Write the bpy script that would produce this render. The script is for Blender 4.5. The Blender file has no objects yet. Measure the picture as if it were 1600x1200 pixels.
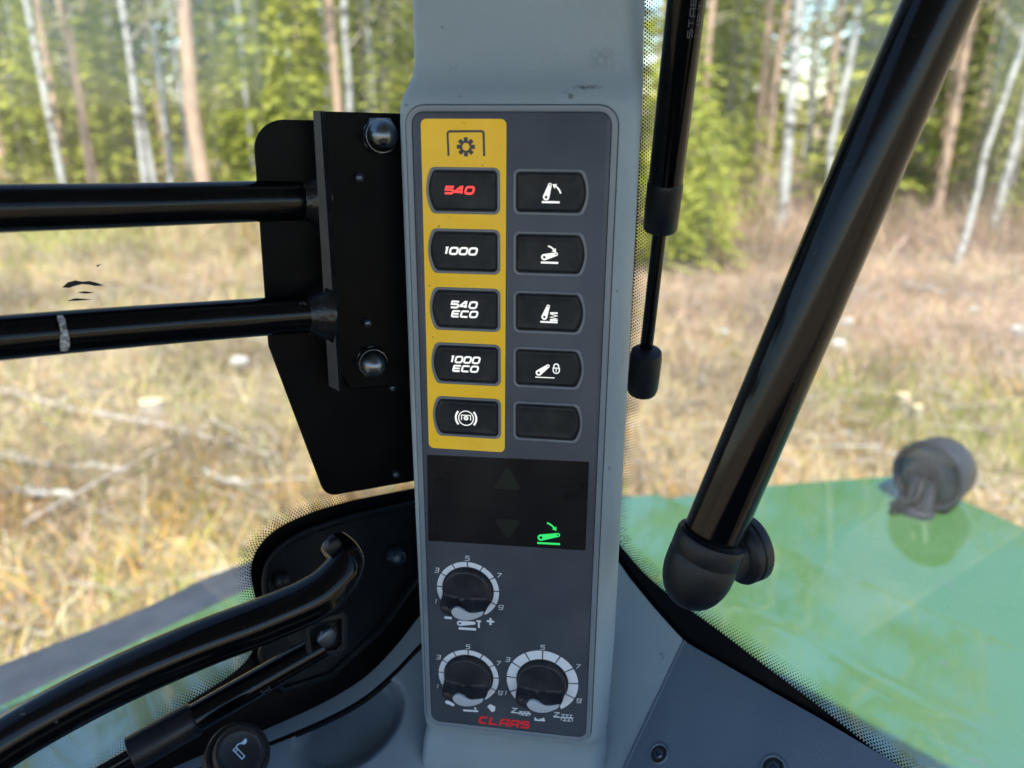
import bpy, bmesh, math, random
import numpy as np
from mathutils import Vector, Matrix

# ------------------------------------------------------------------ camera, sky, sun, exposure
sc = bpy.context.scene
F, TH = 1350.0, math.radians(17.9)          # focal length in pixels of a 1600 px wide frame, downward pitch
CAM = np.array([0.0, 0.0, 2.6])
cam_d = bpy.data.cameras.new('camera'); cam = bpy.data.objects.new('camera', cam_d)
sc.collection.objects.link(cam); sc.camera = cam
cam.location = CAM; cam.rotation_euler = (math.pi/2 - TH, 0, 0)
cam_d.sensor_width = 36; cam_d.lens = 36*F/1600; cam_d.clip_start = .01; cam_d.clip_end = 2000
cam_d.dof.use_dof = True; cam_d.dof.focus_distance = .455; cam_d.dof.aperture_fstop = 6.8

SUN_EL, SUN_H = math.radians(59), Vector((-.06, 1.0, 0)).normalized()   # SUN_H: the way the light travels
w = bpy.data.worlds.new('World'); sc.world = w; w.use_nodes = True
nt = w.node_tree; nt.nodes.clear()
sky = nt.nodes.new('ShaderNodeTexSky'); sky.sky_type = 'NISHITA'; sky.sun_disc = False
sky.sun_elevation = SUN_EL; sky.sun_rotation = math.atan2(-SUN_H.x, -SUN_H.y)
sky.air_density = 1.0; sky.dust_density = .1; sky.ozone_density = 3.0
bg = nt.nodes.new('ShaderNodeBackground'); bg.inputs['Strength'].default_value = .15
wo = nt.nodes.new('ShaderNodeOutputWorld')
nt.links.new(sky.outputs[0], bg.inputs[0]); nt.links.new(bg.outputs[0], wo.inputs[0])
sl = bpy.data.lights.new('sun', 'SUN'); sl.energy = 5.0; sl.angle = math.radians(.5); sl.color = (1, .93, .81)
so = bpy.data.objects.new('sun', sl); sc.collection.objects.link(so)
ld = Vector((SUN_H.x*math.cos(SUN_EL), SUN_H.y*math.cos(SUN_EL), -math.sin(SUN_EL)))
so.rotation_euler = ld.to_track_quat('-Z', 'Y').to_euler(); so.location = (0, 0, 30)
vs = sc.view_settings; vs.view_transform = 'Standard'; vs.look = 'None'; vs.gamma = 1; vs.use_curve_mapping = False
vs.exposure = 1.2

rng = np.random.default_rng(7); random.seed(7)
# ------------------------------------------------------------------ measuring helpers
FW = np.array([0, math.cos(TH), -math.sin(TH)]); UPV = np.array([0, math.sin(TH), math.cos(TH)]); RT = np.array([1.0, 0, 0])
def ray(x, y): return FW + RT*(x-800)/F - UPV*(y-600)/F
def at(x, y, d): return CAM + ray(x, y)*d
def on(x, y, p, n):
    r = ray(x, y); return CAM + r*(np.dot(p-CAM, n)/np.dot(r, n))
def ground_at(px, dist): return ((px-800)/F/1.0502*dist, dist)

# ------------------------------------------------------------------ materials
def mat(name, base, rough=.5, metal=0, var=None, bump=None, spec=.5, emit=None, rvar=None, coat=0, dust=None):
    m = bpy.data.materials.new(name); m.use_nodes = True
    t = m.node_tree; b = t.nodes['Principled BSDF']
    b.inputs['Base Color'].default_value = (*base, 1); b.inputs['Roughness'].default_value = rough
    b.inputs['Metallic'].default_value = metal; b.inputs['Specular IOR Level'].default_value = spec
    b.inputs['Coat Weight'].default_value = coat; b.inputs['Coat Roughness'].default_value = .035
    tc = t.nodes.new('ShaderNodeTexCoord')
    def noise(scale, det=4, stretch=None):
        n = t.nodes.new('ShaderNodeTexNoise'); n.inputs['Scale'].default_value = scale; n.inputs['Detail'].default_value = det
        if stretch:
            mp = t.nodes.new('ShaderNodeMapping'); mp.inputs['Scale'].default_value = stretch
            t.links.new(tc.outputs['Object'], mp.inputs[0]); t.links.new(mp.outputs[0], n.inputs['Vector'])
        else: t.links.new(tc.outputs['Object'], n.inputs['Vector'])
        return n
    if var:
        n = noise(var[0], 6, var[3] if len(var) > 3 else None)
        r = t.nodes.new('ShaderNodeValToRGB'); r.color_ramp.elements[0].position = .35; r.color_ramp.elements[1].position = .65
        r.color_ramp.elements[0].color = (*var[1], 1); r.color_ramp.elements[1].color = (*var[2], 1)
        t.links.new(n.outputs['Fac'], r.inputs[0]); t.links.new(r.outputs[0], b.inputs['Base Color'])
    if dust:      # (amount, speck scale, patch scale): pale dust lying in specks and smeared patches
        a_, b_ = noise(dust[1], 2), noise(dust[2], 6)
        f1 = t.nodes.new('ShaderNodeMapRange'); f1.inputs['From Min'].default_value = .60; f1.inputs['From Max'].default_value = .74; t.links.new(a_.outputs['Fac'], f1.inputs[0])
        f2 = t.nodes.new('ShaderNodeMapRange'); f2.inputs['From Min'].default_value = .42; f2.inputs['From Max'].default_value = .70; f2.inputs['To Max'].default_value = .5; t.links.new(b_.outputs['Fac'], f2.inputs[0])
        ad = t.nodes.new('ShaderNodeMath'); ad.operation = 'MULTIPLY_ADD'; t.links.new(f1.outputs[0], ad.inputs[0]); t.links.new(f2.outputs[0], ad.inputs[1]); t.links.new(f2.outputs[0], ad.inputs[2])
        am = t.nodes.new('ShaderNodeMath'); am.operation = 'MULTIPLY'; am.inputs[1].default_value = dust[0]; t.links.new(ad.outputs[0], am.inputs[0])
        mx = t.nodes.new('ShaderNodeMix'); mx.data_type = 'RGBA'; mx.inputs['B'].default_value = (.42, .40, .36, 1); t.links.new(am.outputs[0], mx.inputs['Factor'])
        if b.inputs['Base Color'].links: t.links.new(b.inputs['Base Color'].links[0].from_socket, mx.inputs['A'])
        else: mx.inputs['A'].default_value = (*base, 1)
        t.links.new(mx.outputs['Result'], b.inputs['Base Color'])
    if rvar:
        n = noise(rvar[0], 5); mr = t.nodes.new('ShaderNodeMapRange')
        mr.inputs['From Min'].default_value = .3; mr.inputs['From Max'].default_value = .7
        mr.inputs['To Min'].default_value = rvar[1]; mr.inputs['To Max'].default_value = rvar[2]
        t.links.new(n.outputs['Fac'], mr.inputs[0]); t.links.new(mr.outputs[0], b.inputs['Roughness'])
    if bump:
        n = noise(bump[0], 3); bp = t.nodes.new('ShaderNodeBump'); bp.inputs['Strength'].default_value = bump[1]
        bp.inputs['Distance'].default_value = bump[2]
        t.links.new(n.outputs['Fac'], bp.inputs['Height']); t.links.new(bp.outputs[0], b.inputs['Normal'])
    if emit:
        b.inputs['Emission Color'].default_value = (*emit[0], 1); b.inputs['Emission Strength'].default_value = emit[1]
    return m

M = {}
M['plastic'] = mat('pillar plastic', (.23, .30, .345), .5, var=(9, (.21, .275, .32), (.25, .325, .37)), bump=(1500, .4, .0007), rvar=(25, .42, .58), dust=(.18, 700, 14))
M['console'] = mat('console plastic', (.092, .133, .183), .48, spec=.35, var=(7, (.083, .121, .168), (.101, .145, .198)), bump=(1300, .3, .0006), rvar=(18, .38, .56), dust=(.10, 500, 18))
M['face'] = mat('panel membrane', (.049, .060, .082), .42, spec=.32, var=(30, (.045, .055, .076), (.054, .066, .089)), rvar=(60, .34, .5), bump=(2500, .05, .0003), dust=(.09, 900, 22))
M['facerim'] = mat('panel rim', (.145, .185, .23), .34, rvar=(40, .28, .45), dust=(.12, 900, 40))
M['bring'] = mat('button surround', (.12, .145, .18), .38, dust=(.12, 900, 60))
M['gap'] = mat('gap black', (.006, .007, .010), .7)
M['yellow'] = mat('yellow label', (.93, .56, .022), .45, spec=.3, var=(70, (.90, .54, .02), (.95, .585, .026)), rvar=(50, .38, .55), dust=(.14, 700, 35))
def speck(m, scale, thr, col):
    t = m.node_tree; b = t.nodes['Principled BSDF']; tc = t.nodes.new('ShaderNodeTexCoord'); n = t.nodes.new('ShaderNodeTexNoise'); n.inputs['Scale'].default_value = scale; n.inputs['Detail'].default_value = 3
    t.links.new(tc.outputs['Object'], n.inputs['Vector']); r = t.nodes.new('ShaderNodeMapRange'); r.inputs['From Min'].default_value = thr; r.inputs['From Max'].default_value = thr+.05; r.inputs['To Max'].default_value = .8; t.links.new(n.outputs['Fac'], r.inputs[0])
    mx = t.nodes.new('ShaderNodeMix'); mx.data_type = 'RGBA'; mx.inputs['B'].default_value = (*col, 1); t.links.new(r.outputs[0], mx.inputs['Factor']); t.links.new(b.inputs['Base Color'].links[0].from_socket, mx.inputs['A']); t.links.new(mx.outputs['Result'], b.inputs['Base Color'])
M['button'] = mat('button rubber', (.006, .009, .014), .5, spec=.25, var=(160, (.005, .008, .012), (.009, .013, .018)), rvar=(90, .4, .62), bump=(900, .15, .0005), dust=(.05, 900, 70))
M['knob'] = mat('knob plastic', (.010, .012, .018), .42, spec=.35, var=(120, (.008, .010, .015), (.017, .02, .028)), rvar=(80, .34, .55), bump=(900, .15, .0005), dust=(.07, 800, 90))
M['ink'] = mat('dark print', (.035, .035, .05), .5)
M['scale'] = mat('pale print', (.66, .71, .78), .5)
M['lit'] = mat('backlit white', (.7, .7, .68), .5, emit=((1, .98, .93), .26))
M['red'] = mat('backlit red', (.7, .05, .05), .5, emit=((1, .05, .04), .42))
M['redprint'] = mat('red print', (.80, .02, .03), .5)
M['green'] = mat('lit green', (.03, .5, .12), .5, emit=((.02, .85, .14), .28))
M['dimgreen'] = mat('unlit green', (.003, .011, .008), .35)
M['screen'] = mat('display window', (.007, .007, .009), .3, spec=.25, rvar=(30, .24, .4), dust=(.025, 900, 40))
M['insert'] = mat('knob insert', (.40, .45, .52), .4)
M['black'] = mat('black paint', (.001, .0015, .0025), .38, spec=.06, var=(40, (.0006, .001, .0015), (.0015, .002, .003)), rvar=(14, .3, .55), bump=(500, .08, .0005), dust=(.008, 700, 30))
M['flange_lit'] = mat('lightened black paint', (.010, .013, .017), .4, spec=.4, var=(90, (.007, .009, .012), (.016, .02, .025)), rvar=(40, .3, .5))  # bracket black made lighter, so the flange seems to catch light
M['console2'] = mat('sill plastic', (.18, .235, .28), .48, spec=.35, var=(7, (.165, .215, .26), (.20, .255, .30)), bump=(1300, .3, .0006), rvar=(18, .38, .56), dust=(.10, 500, 18))
M['tube'] = mat('gloss black tube', (.001, .0015, .0025), .08, spec=.24, rvar=(24, .07, .17), bump=(220, .035, .0005), dust=(.005, 600, 25))
M['rubber'] = mat('black moulded plastic', (.004, .006, .010), .42, spec=.3, rvar=(30, .34, .52), bump=(1200, .15, .0004), dust=(.03, 700, 45))
M['steel'] = mat('zinc nut', (.16, .18, .20), .3, 1, rvar=(90, .22, .45))
M['dullsteel'] = mat('dull bolt', (.08, .10, .13), .4, 1, rvar=(90, .3, .6))
M['weld'] = mat('painted weld', (.004, .005, .007), .28, spec=.4, bump=(260, .35, .0015))
M['textgrey'] = mat('grey print', (.05, .065, .085), .5)
M['frit'] = mat('black ceramic', (.002, .002, .003), .35, spec=.2)
M['fender'] = mat('green paint', (.053, .140, .047), .3, spec=.1, coat=1.0, var=(3, (.050, .135, .045), (.056, .146, .05)), rvar=(6, .25, .42), dust=(.06, 70, 5))
M['fender'].node_tree.nodes['Principled BSDF'].inputs['Coat IOR'].default_value = 2.8
M['band'] = mat('fender rubber', (.035, .043, .06), .5, var=(20, (.03, .037, .052), (.042, .05, .07)), rvar=(12, .42, .6), bump=(150, .2, .001))
M['lamp'] = mat('lamp housing', (.014, .019, .031), .45, spec=.35, var=(30, (.010, .014, .024), (.022, .028, .042)), rvar=(30, .4, .6), dust=(.05, 200, 20))
M['lens'] = mat('lamp lens', (.012, .018, .03), .2, coat=.3)
M['roof'] = mat('roof liner', (.16, .18, .21), .7, var=(5, (.15, .17, .2), (.17, .19, .22)))
M['floor'] = mat('floor mat', (.05, .05, .055), .8, var=(8, (.045, .045, .05), (.06, .06, .065)))

speck(M['yellow'], 210, .70, (.30, .19, .03)); speck(M['plastic'], 160, .72, (.09, .11, .12)); speck(M['fender'], 28, .70, (.10, .11, .09)); speck(M['tube'], 140, .70, (.05, .05, .05))
def glass_mat():
    m = bpy.data.materials.new('window glass'); m.use_nodes = True; t = m.node_tree; t.nodes.clear()
    o = t.nodes.new('ShaderNodeOutputMaterial'); tr = t.nodes.new('ShaderNodeBsdfTransparent'); tr.inputs[0].default_value = (.955, .975, .965, 1)
    gl = t.nodes.new('ShaderNodeBsdfGlossy'); gl.inputs['Roughness'].default_value = .01
    lw_ = t.nodes.new('ShaderNodeLayerWeight'); pw = t.nodes.new('ShaderNodeMath'); pw.operation = 'POWER'; pw.inputs[1].default_value = 5; t.links.new(lw_.outputs['Facing'], pw.inputs[0])
    fr = t.nodes.new('ShaderNodeMath'); fr.operation = 'MULTIPLY_ADD'; fr.inputs[1].default_value = .9; fr.inputs[2].default_value = .035; t.links.new(pw.outputs[0], fr.inputs[0])
    mx = t.nodes.new('ShaderNodeMixShader'); t.links.new(fr.outputs[0], mx.inputs[0]); t.links.new(tr.outputs[0], mx.inputs[1]); t.links.new(gl.outputs[0], mx.inputs[2])
    df = t.nodes.new('ShaderNodeBsdfTranslucent'); df.inputs[0].default_value = (.75, .74, .7, 1)
    df2 = t.nodes.new('ShaderNodeBsdfDiffuse'); df2.inputs[0].default_value = (.75, .74, .7, 1)
    dm = t.nodes.new('ShaderNodeMixShader'); t.links.new(df.outputs[0], dm.inputs[1]); t.links.new(df2.outputs[0], dm.inputs[2])
    tc = t.nodes.new('ShaderNodeTexCoord'); mp = t.nodes.new('ShaderNodeMapping'); mp.inputs['Scale'].default_value = (1, 1, .35)
    n = t.nodes.new('ShaderNodeTexNoise'); n.inputs['Scale'].default_value = 30; n.inputs['Detail'].default_value = 8
    t.links.new(tc.outputs['Object'], mp.inputs[0]); t.links.new(mp.outputs[0], n.inputs['Vector'])
    mr = t.nodes.new('ShaderNodeMapRange'); mr.inputs['From Min'].default_value = .42; mr.inputs['From Max'].default_value = .75
    mr.inputs['To Min'].default_value = .010; mr.inputs['To Max'].default_value = .055; t.links.new(n.outputs['Fac'], mr.inputs[0])
    m2 = t.nodes.new('ShaderNodeMixShader'); t.links.new(mr.outputs[0], m2.inputs[0]); t.links.new(mx.outputs[0], m2.inputs[1]); t.links.new(dm.outputs[0], m2.inputs[2])
    t.links.new(m2.outputs[0], o.inputs[0]); return m
M['glass'] = glass_mat()

def leaf_mat(name, c0, c1, scale=.6, trans=.35):
    m = bpy.data.materials.new(name); m.use_nodes = True; t = m.node_tree; b = t.nodes['Principled BSDF']; o = t.nodes['Material Output']
    tc = t.nodes.new('ShaderNodeTexCoord'); n = t.nodes.new('ShaderNodeTexNoise'); n.inputs['Scale'].default_value = scale; n.inputs['Detail'].default_value = 5
    t.links.new(tc.outputs['Object'], n.inputs['Vector'])
    r = t.nodes.new('ShaderNodeValToRGB'); r.color_ramp.elements[0].position = .35; r.color_ramp.elements[1].position = .65
    r.color_ramp.elements[0].color = (*c0, 1); r.color_ramp.elements[1].color = (*c1, 1)
    t.links.new(n.outputs['Fac'], r.inputs[0]); t.links.new(r.outputs[0], b.inputs['Base Color']); b.inputs['Roughness'].default_value = .6
    tl = t.nodes.new('ShaderNodeBsdfTranslucent'); t.links.new(r.outputs[0], tl.inputs[0])
    mx = t.nodes.new('ShaderNodeMixShader'); mx.inputs[0].default_value = trans
    t.links.new(b.outputs[0], mx.inputs[1]); t.links.new(tl.outputs[0], mx.inputs[2]); t.links.new(mx.outputs[0], o.inputs[0]); return m
M['spruce'] = leaf_mat('spruce needles', (.19, .22, .055), (.46, .48, .13), .9, .45)
M['young'] = leaf_mat('fresh needles', (.30, .35, .06), (.56, .56, .11), 1.5, .45)
M['pineleaf'] = leaf_mat('pine needles', (.12, .15, .06), (.22, .25, .09), .8)
M['birchleaf'] = leaf_mat('birch buds', (.20, .20, .06), (.33, .31, .12), .8)

def attr_mat(name, rough=.8, trans=0):
    m = bpy.data.materials.new(name); m.use_nodes = True; t = m.node_tree; b = t.nodes['Principled BSDF']; b.inputs['Roughness'].default_value = rough
    b.inputs['Specular IOR Level'].default_value = .2
    a = t.nodes.new('ShaderNodeAttribute'); a.attribute_name = 'tint'; t.links.new(a.outputs['Color'], b.inputs['Base Color'])
    if trans:
        o = t.nodes['Material Output']; tl = t.nodes.new('ShaderNodeBsdfTranslucent'); t.links.new(a.outputs['Color'], tl.inputs[0])
        mx = t.nodes.new('ShaderNodeMixShader'); mx.inputs[0].default_value = trans
        t.links.new(b.outputs[0], mx.inputs[1]); t.links.new(tl.outputs[0], mx.inputs[2]); t.links.new(mx.outputs[0], o.inputs[0])
    return m
M['grass'] = attr_mat('dry grass', .7, .25)

def bark(name, light, dark, marks, thr, stretch):
    m = bpy.data.materials.new(name); m.use_nodes = True; t = m.node_tree; b = t.nodes['Principled BSDF']; b.inputs['Roughness'].default_value = .8
    tc = t.nodes.new('ShaderNodeTexCoord'); mp = t.nodes.new('ShaderNodeMapping'); mp.inputs['Scale'].default_value = stretch
    n = t.nodes.new('ShaderNodeTexNoise'); n.inputs['Scale'].default_value = 1; n.inputs['Detail'].default_value = 5
    t.links.new(tc.outputs['Object'], mp.inputs[0]); t.links.new(mp.outputs[0], n.inputs['Vector'])
    r = t.nodes.new('ShaderNodeValToRGB'); e = r.color_ramp.elements
    e[0].position = thr-.06; e[0].color = (*marks, 1); e[1].position = thr+.04; e[1].color = (*dark, 1)
    x = e.new(min(thr+.25, .95)); x.color = (*light, 1)
    t.links.new(n.outputs['Fac'], r.inputs[0]); t.links.new(r.outputs[0], b.inputs['Base Color'])
    bp = t.nodes.new('ShaderNodeBump'); bp.inputs['Strength'].default_value = .5; bp.inputs['Distance'].default_value = .02
    t.links.new(n.outputs['Fac'], bp.inputs['Height']); t.links.new(bp.outputs[0], b.inputs['Normal']); return m
M['birch'] = bark('birch bark', (.50, .50, .48), (.40, .39, .37), (.09, .08, .075), .43, (4, 4, 7))
M['pine'] = bark('pine bark', (.52, .36, .25), (.40, .28, .21), (.27, .20, .16), .38, (8, 8, 2.5))
M['greybark'] = bark('spruce bark', (.46, .40, .35), (.34, .29, .25), (.15, .12, .10), .40, (9, 9, 3))
M['stone'] = mat('pale stone', (.42, .41, .39), .8, var=(9, (.34, .33, .31), (.48, .47, .44)), bump=(14, .5, .02))
M['cutwood'] = mat('cut wood', (.66, .52, .30), .7, var=(12, (.58, .44, .24), (.72, .6, .38), (1, 1, 1)))

# ------------------------------------------------------------------ object helpers
COL = sc.collection
def tag(o, label=None, cat=None, group=None, kind=None):
    if label: o['label'] = label
    if cat: o['category'] = cat
    if group: o['group'] = group
    if kind: o['kind'] = kind
    return o
def empty(name, loc=(0, 0, 0), rz=0, label=None, cat=None, group=None):
    o = bpy.data.objects.new(name, None); COL.objects.link(o); o.location = loc; o.rotation_euler = (0, 0, rz); o.empty_display_size = .05
    return tag(o, label, cat, group)
class MB:
    def __init__(s): s.v = []; s.f = []
    def add(s, vs, fs):
        k = len(s.v); s.v += [tuple(float(c) for c in p) for p in vs]; s.f += [tuple(i+k for i in f) for f in fs]; return s
    def box(s, x0, x1, y0, y1, z0, z1):
        return s.add([(x, y, z) for x in (x0, x1) for y in (y0, y1) for z in (z0, z1)],
                     [(0, 1, 3, 2), (4, 6, 7, 5), (0, 4, 5, 1), (2, 3, 7, 6), (0, 2, 6, 4), (1, 5, 7, 3)])
    def loops(s, loops, close0=False, close1=True):
        k = len(s.v); n = len(loops[0])
        for l in loops: s.v += [tuple(float(c) for c in p) for p in l]
        for i in range(len(loops)-1):
            for j in range(n):
                a, b = k+i*n+j, k+i*n+(j+1) % n
                s.f.append((a, b, b+n, a+n))
        if close0: s.f.append(tuple(k+j for j in reversed(range(n))))
        if close1: s.f.append(tuple(k+(len(loops)-1)*n+j for j in range(n)))
        return s
    def tube(s, pts, rad, sides=16, caps=True):
        P = [np.array(p, float) for p in pts]; n = len(P); R = rad if hasattr(rad, '__len__') else [rad]*n
        loops = []; ref = None
        for i in range(n):
            d = P[min(i+1, n-1)]-P[max(i-1, 0)]; d = d/np.linalg.norm(d)
            if ref is None:
                ref = np.array([0, 0, 1.0]) if abs(d[2]) < .9 else np.array([1.0, 0, 0])
            a = ref-d*np.dot(ref, d); a /= np.linalg.norm(a); b = np.cross(d, a); ref = a
            loops.append([P[i]+R[i]*(a*math.cos(2*math.pi*j/sides)+b*math.sin(2*math.pi*j/sides)) for j in range(sides)])
        return s.loops(loops, caps, caps)
    def grid(s, rows, flip=False):
        k = len(s.v); n = len(rows[0])
        for r in rows: s.v += [tuple(float(c) for c in p) for p in r]
        for i in range(len(rows)-1):
            for j in range(n-1):
                q = (k+i*n+j, k+i*n+j+1, k+(i+1)*n+j+1, k+(i+1)*n+j); s.f.append(q[::-1] if flip else q)
        return s
    def build(s, name, m, parent=None, smooth=35, label=None, cat=None, kind=None, group=None):
        me = bpy.data.meshes.new(name); me.from_pydata(s.v, [], s.f); me.update()
        bm = bmesh.new(); bm.from_mesh(me); bmesh.ops.recalc_face_normals(bm, faces=bm.faces); bm.to_mesh(me); bm.free()
        if smooth:
            me.shade_smooth(); me.set_sharp_from_angle(angle=math.radians(smooth))
        me.materials.append(M[m]); o = bpy.data.objects.new(name, me); COL.objects.link(o)
        if parent is not None: o.parent = parent
        return tag(o, label, cat, group, kind)
def copy_tree(o, parent=None):
    c = o.copy(); COL.objects.link(c); c.parent = parent
    for ch in list(o.children): copy_tree(ch, c)
    return c
def spline(pts, n):
    P = np.array(pts, float); out = []
    m = len(P)
    for i in range(m-1):
        p0, p1, p2, p3 = P[max(i-1, 0)], P[i], P[i+1], P[min(i+2, m-1)]
        for k in range(n):
            t = k/n; out.append(.5*((2*p1)+(-p0+p2)*t+(2*p0-5*p1+4*p2-p3)*t*t+(-p0+3*p1-3*p2+p3)*t**3))
    out.append(P[-1]); return out
def round_poly(pts, r, n=6):
    out = []; m = len(pts)
    for i in range(m):
        p = np.array(pts[i], float); a = np.array(pts[i-1], float)-p; b = np.array(pts[(i+1) % m], float)-p
        la, lb = np.linalg.norm(a), np.linalg.norm(b); a /= la; b /= lb
        rr = r[i] if hasattr(r, '__len__') else r
        ang = math.acos(max(-1, min(1, a@b)))
        if ang > 2.9 or rr <= 0: out.append(tuple(p)); continue
        d = min(rr/math.tan(ang/2), .48*min(la, lb)); q = d*math.tan(ang/2)
        c = p+(a+b)/np.linalg.norm(a+b)*q/math.sin(ang/2); s0, s1 = p+a*d-c, p+b*d-c
        t0 = math.atan2(s0[1], s0[0]); dt = math.atan2(s1[1], s1[0])-t0
        while dt > math.pi: dt -= 2*math.pi
        while dt < -math.pi: dt += 2*math.pi
        for k in range(n+1): out.append((c[0]+q*math.cos(t0+dt*k/n), c[1]+q*math.sin(t0+dt*k/n)))
    return out
def inset(poly, d):
    P = np.array(poly); n = len(P); area = sum(P[i-1][0]*P[i][1]-P[i][0]*P[i-1][1] for i in range(n)); sg = 1 if area > 0 else -1
    out = []
    for i in range(n):
        e0 = P[i]-P[i-1]; e1 = P[(i+1) % n]-P[i]
        n0 = np.array([-e0[1], e0[0]])*sg; n1 = np.array([-e1[1], e1[0]])*sg
        n0 = n0/(np.linalg.norm(n0)+1e-12); n1 = n1/(np.linalg.norm(n1)+1e-12); b = n0+n1; b /= np.linalg.norm(b)+1e-12
        out.append(tuple(P[i]+b*d/max(.3, b@n0)))
    return out

# ================================================================== THE CAB
S = .9e-3                                    # panel units (mm at half a metre) to metres
PA = math.radians(9.3); P0 = at(795, 650, .45)
PU = np.array([math.cos(PA), -math.sin(PA), 0]); PV = np.array([0, 0, 1.0]); PN = np.array([-math.sin(PA), -math.cos(PA), 0])
def L(u, v, n): return (u*S, -n*S, v*S)      # panel coordinates to the panel's local space
def frame_empty(name, **k): return empty(name, P0, -PA, **k)

# windows: two vertical panes that meet behind the pillar
K = np.array([.015, .60, 0]); LD = np.array([-math.cos(math.radians(42)), -math.sin(math.radians(42)), 0]); RD = np.array([math.cos(math.radians(50)), -math.sin(math.radians(50)), 0])
LNRM = np.array([LD[1], -LD[0], 0]); RNRM = np.array([-RD[1], RD[0], 0])
if LNRM @ (CAM-K) < 0: LNRM = -LNRM
if RNRM @ (CAM-K) < 0: RNRM = -RNRM
def lglass(x, y, off=0): return on(x, y, K+LNRM*off, LNRM)
def rglass(x, y, off=0): return on(x, y, K+RNRM*off, RNRM)

# ---- pillar
def pillar():
    r = frame_empty('cab_pillar', label='blue-grey moulded plastic cab pillar carrying the control panel', cat='pillar')
    keys = [(480, -54, 66.5, -13), (300, -54, 66.5, -13), (205, -54, 67, -13), (193, -54, 67.5, -12.6), (187, -54.6, 67.8, -11), (182, -56, 68, -8.0), (178, -57.6, 68, -5.0), (174.5, -58.8, 68, -2.6), (170, -59.4, 68, -1.2), (163, -59.8, 68, -.8),
            (0, -60, 66.6, -.8), (-150, -58.8, 65.5, -.8), (-214, -58.6, 63.5, -.8), (-221, -58.4, 63.2, -1.2), (-225.5, -58.2, 62.6, -2.8), (-229, -58.2, 62, -5.6), (-234, -59.5, 62, -8), (-245, -62, 63, -9), (-300, -68, 64, -9), (-420, -74, 66, -9)]
    loops = []
    for v, l, rr, n in keys:
        pl = [(l+14, -150), (l+2.5, -40)]
        rl, rt = 5, 12
        for k in range(7):
            a = math.pi-k*math.pi/12; pl.append((l+rl+rl*math.cos(a), n-rl+rl*math.sin(a)))
        for k in range(9):
            a = math.pi/2-k*math.pi/16; pl.append((rr-rt+rt*math.cos(a), n-rt*1.7+rt*1.7*math.sin(a)))
        pl += [(rr-1.5, -60), (rr-14, -150)]
        loops.append([L(u, v, nn) for u, nn in pl])
    m = MB().loops(loops, True, True); m.build('shell', 'plastic', r, 50)
    return r
pil = pillar()
# scuffs on the pillar belong to the plastic
def add_scuffs():
    m = M['plastic']; t = m.node_tree; b = t.nodes['Principled BSDF']; src = b.inputs['Base Color'].links[0].from_socket
    tc = t.nodes.new('ShaderNodeTexCoord'); fac = None
    for (u, v, su, sv, amt) in ((40, 180.0, 9, 1.5, .9), (47, 194, 9, 7, .35), (-31, 191, 4, 2, .25), (64, 40, 2, 14, .2)):
        mp = t.nodes.new('ShaderNodeMapping'); mp.vector_type = 'POINT'
        mp.inputs['Location'].default_value = (-u/su, 0, -v/sv); mp.inputs['Scale'].default_value = (1/(su*S), 0, 1/(sv*S))
        t.links.new(tc.outputs['Object'], mp.inputs[0])
        ln = t.nodes.new('ShaderNodeVectorMath'); ln.operation = 'LENGTH'; t.links.new(mp.outputs[0], ln.inputs[0])
        mr = t.nodes.new('ShaderNodeMapRange'); mr.inputs['From Min'].default_value = .25; mr.inputs['From Max'].default_value = 1.0
        mr.inputs['To Min'].default_value = amt; mr.inputs['To Max'].default_value = 0; t.links.new(ln.outputs['Value'], mr.inputs[0])
        n = t.nodes.new('ShaderNodeTexNoise'); n.inputs['Scale'].default_value = 420; n.inputs['Detail'].default_value = 5; t.links.new(tc.outputs['Object'], n.inputs['Vector'])
        cr = t.nodes.new('ShaderNodeMapRange'); cr.inputs['From Min'].default_value = .38; cr.inputs['From Max'].default_value = .58; t.links.new(n.outputs['Fac'], cr.inputs[0])
        mu = t.nodes.new('ShaderNodeMath'); mu.operation = 'MULTIPLY'; t.links.new(mr.outputs[0], mu.inputs[0]); t.links.new(cr.outputs[0], mu.inputs[1])
        if fac is None: fac = mu.outputs[0]
        else:
            mxm = t.nodes.new('ShaderNodeMath'); mxm.operation = 'MAXIMUM'; t.links.new(fac, mxm.inputs[0]); t.links.new(mu.outputs[0], mxm.inputs[1]); fac = mxm.outputs[0]
    mix = t.nodes.new('ShaderNodeMix'); mix.data_type = 'RGBA'; mix.inputs['B'].default_value = (.05, .055, .05, 1)
    t.links.new(fac, mix.inputs['Factor']); t.links.new(src, mix.inputs['A']); t.links.new(mix.outputs['Result'], b.inputs['Base Color'])
add_scuffs()

# ---- control panel
cp = frame_empty('control_panel', label='tall dark slate control panel with black buttons, display and three knobs', cat='control panel')
def plate(poly, prof, name, m, parent, smooth=40, **k):      # prof: (inset, height) pairs
    loops = []
    for d, h in prof:
        q = inset(poly, d) if d else poly
        loops.append([L(u, v, h) for u, v in q])
    return MB().loops(loops, False, True).build(name, m, parent, smooth, **k)
FT, FB = 171.2, -222.0
fp = round_poly([(-55.6, FB), (53.4, FB), (57.0, FT), (-55.2, FT)], [9, 9, 10, 10], 8)
plate(inset(fp, -.45), [(0, -1.5), (0, -.45)], 'shadow_gap', 'gap', cp)
plate(fp, [(0, -1.4), (0, .15), (.3, .5), (2.7, .5), (3.1, .3), (3.2, -.5)], 'rim', 'facerim', cp)
fpi = inset(fp, 3.5)
plate(fpi, [(0, -1.2), (0, -.1), (.3, .12)], 'faceplate', 'face', cp)
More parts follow.
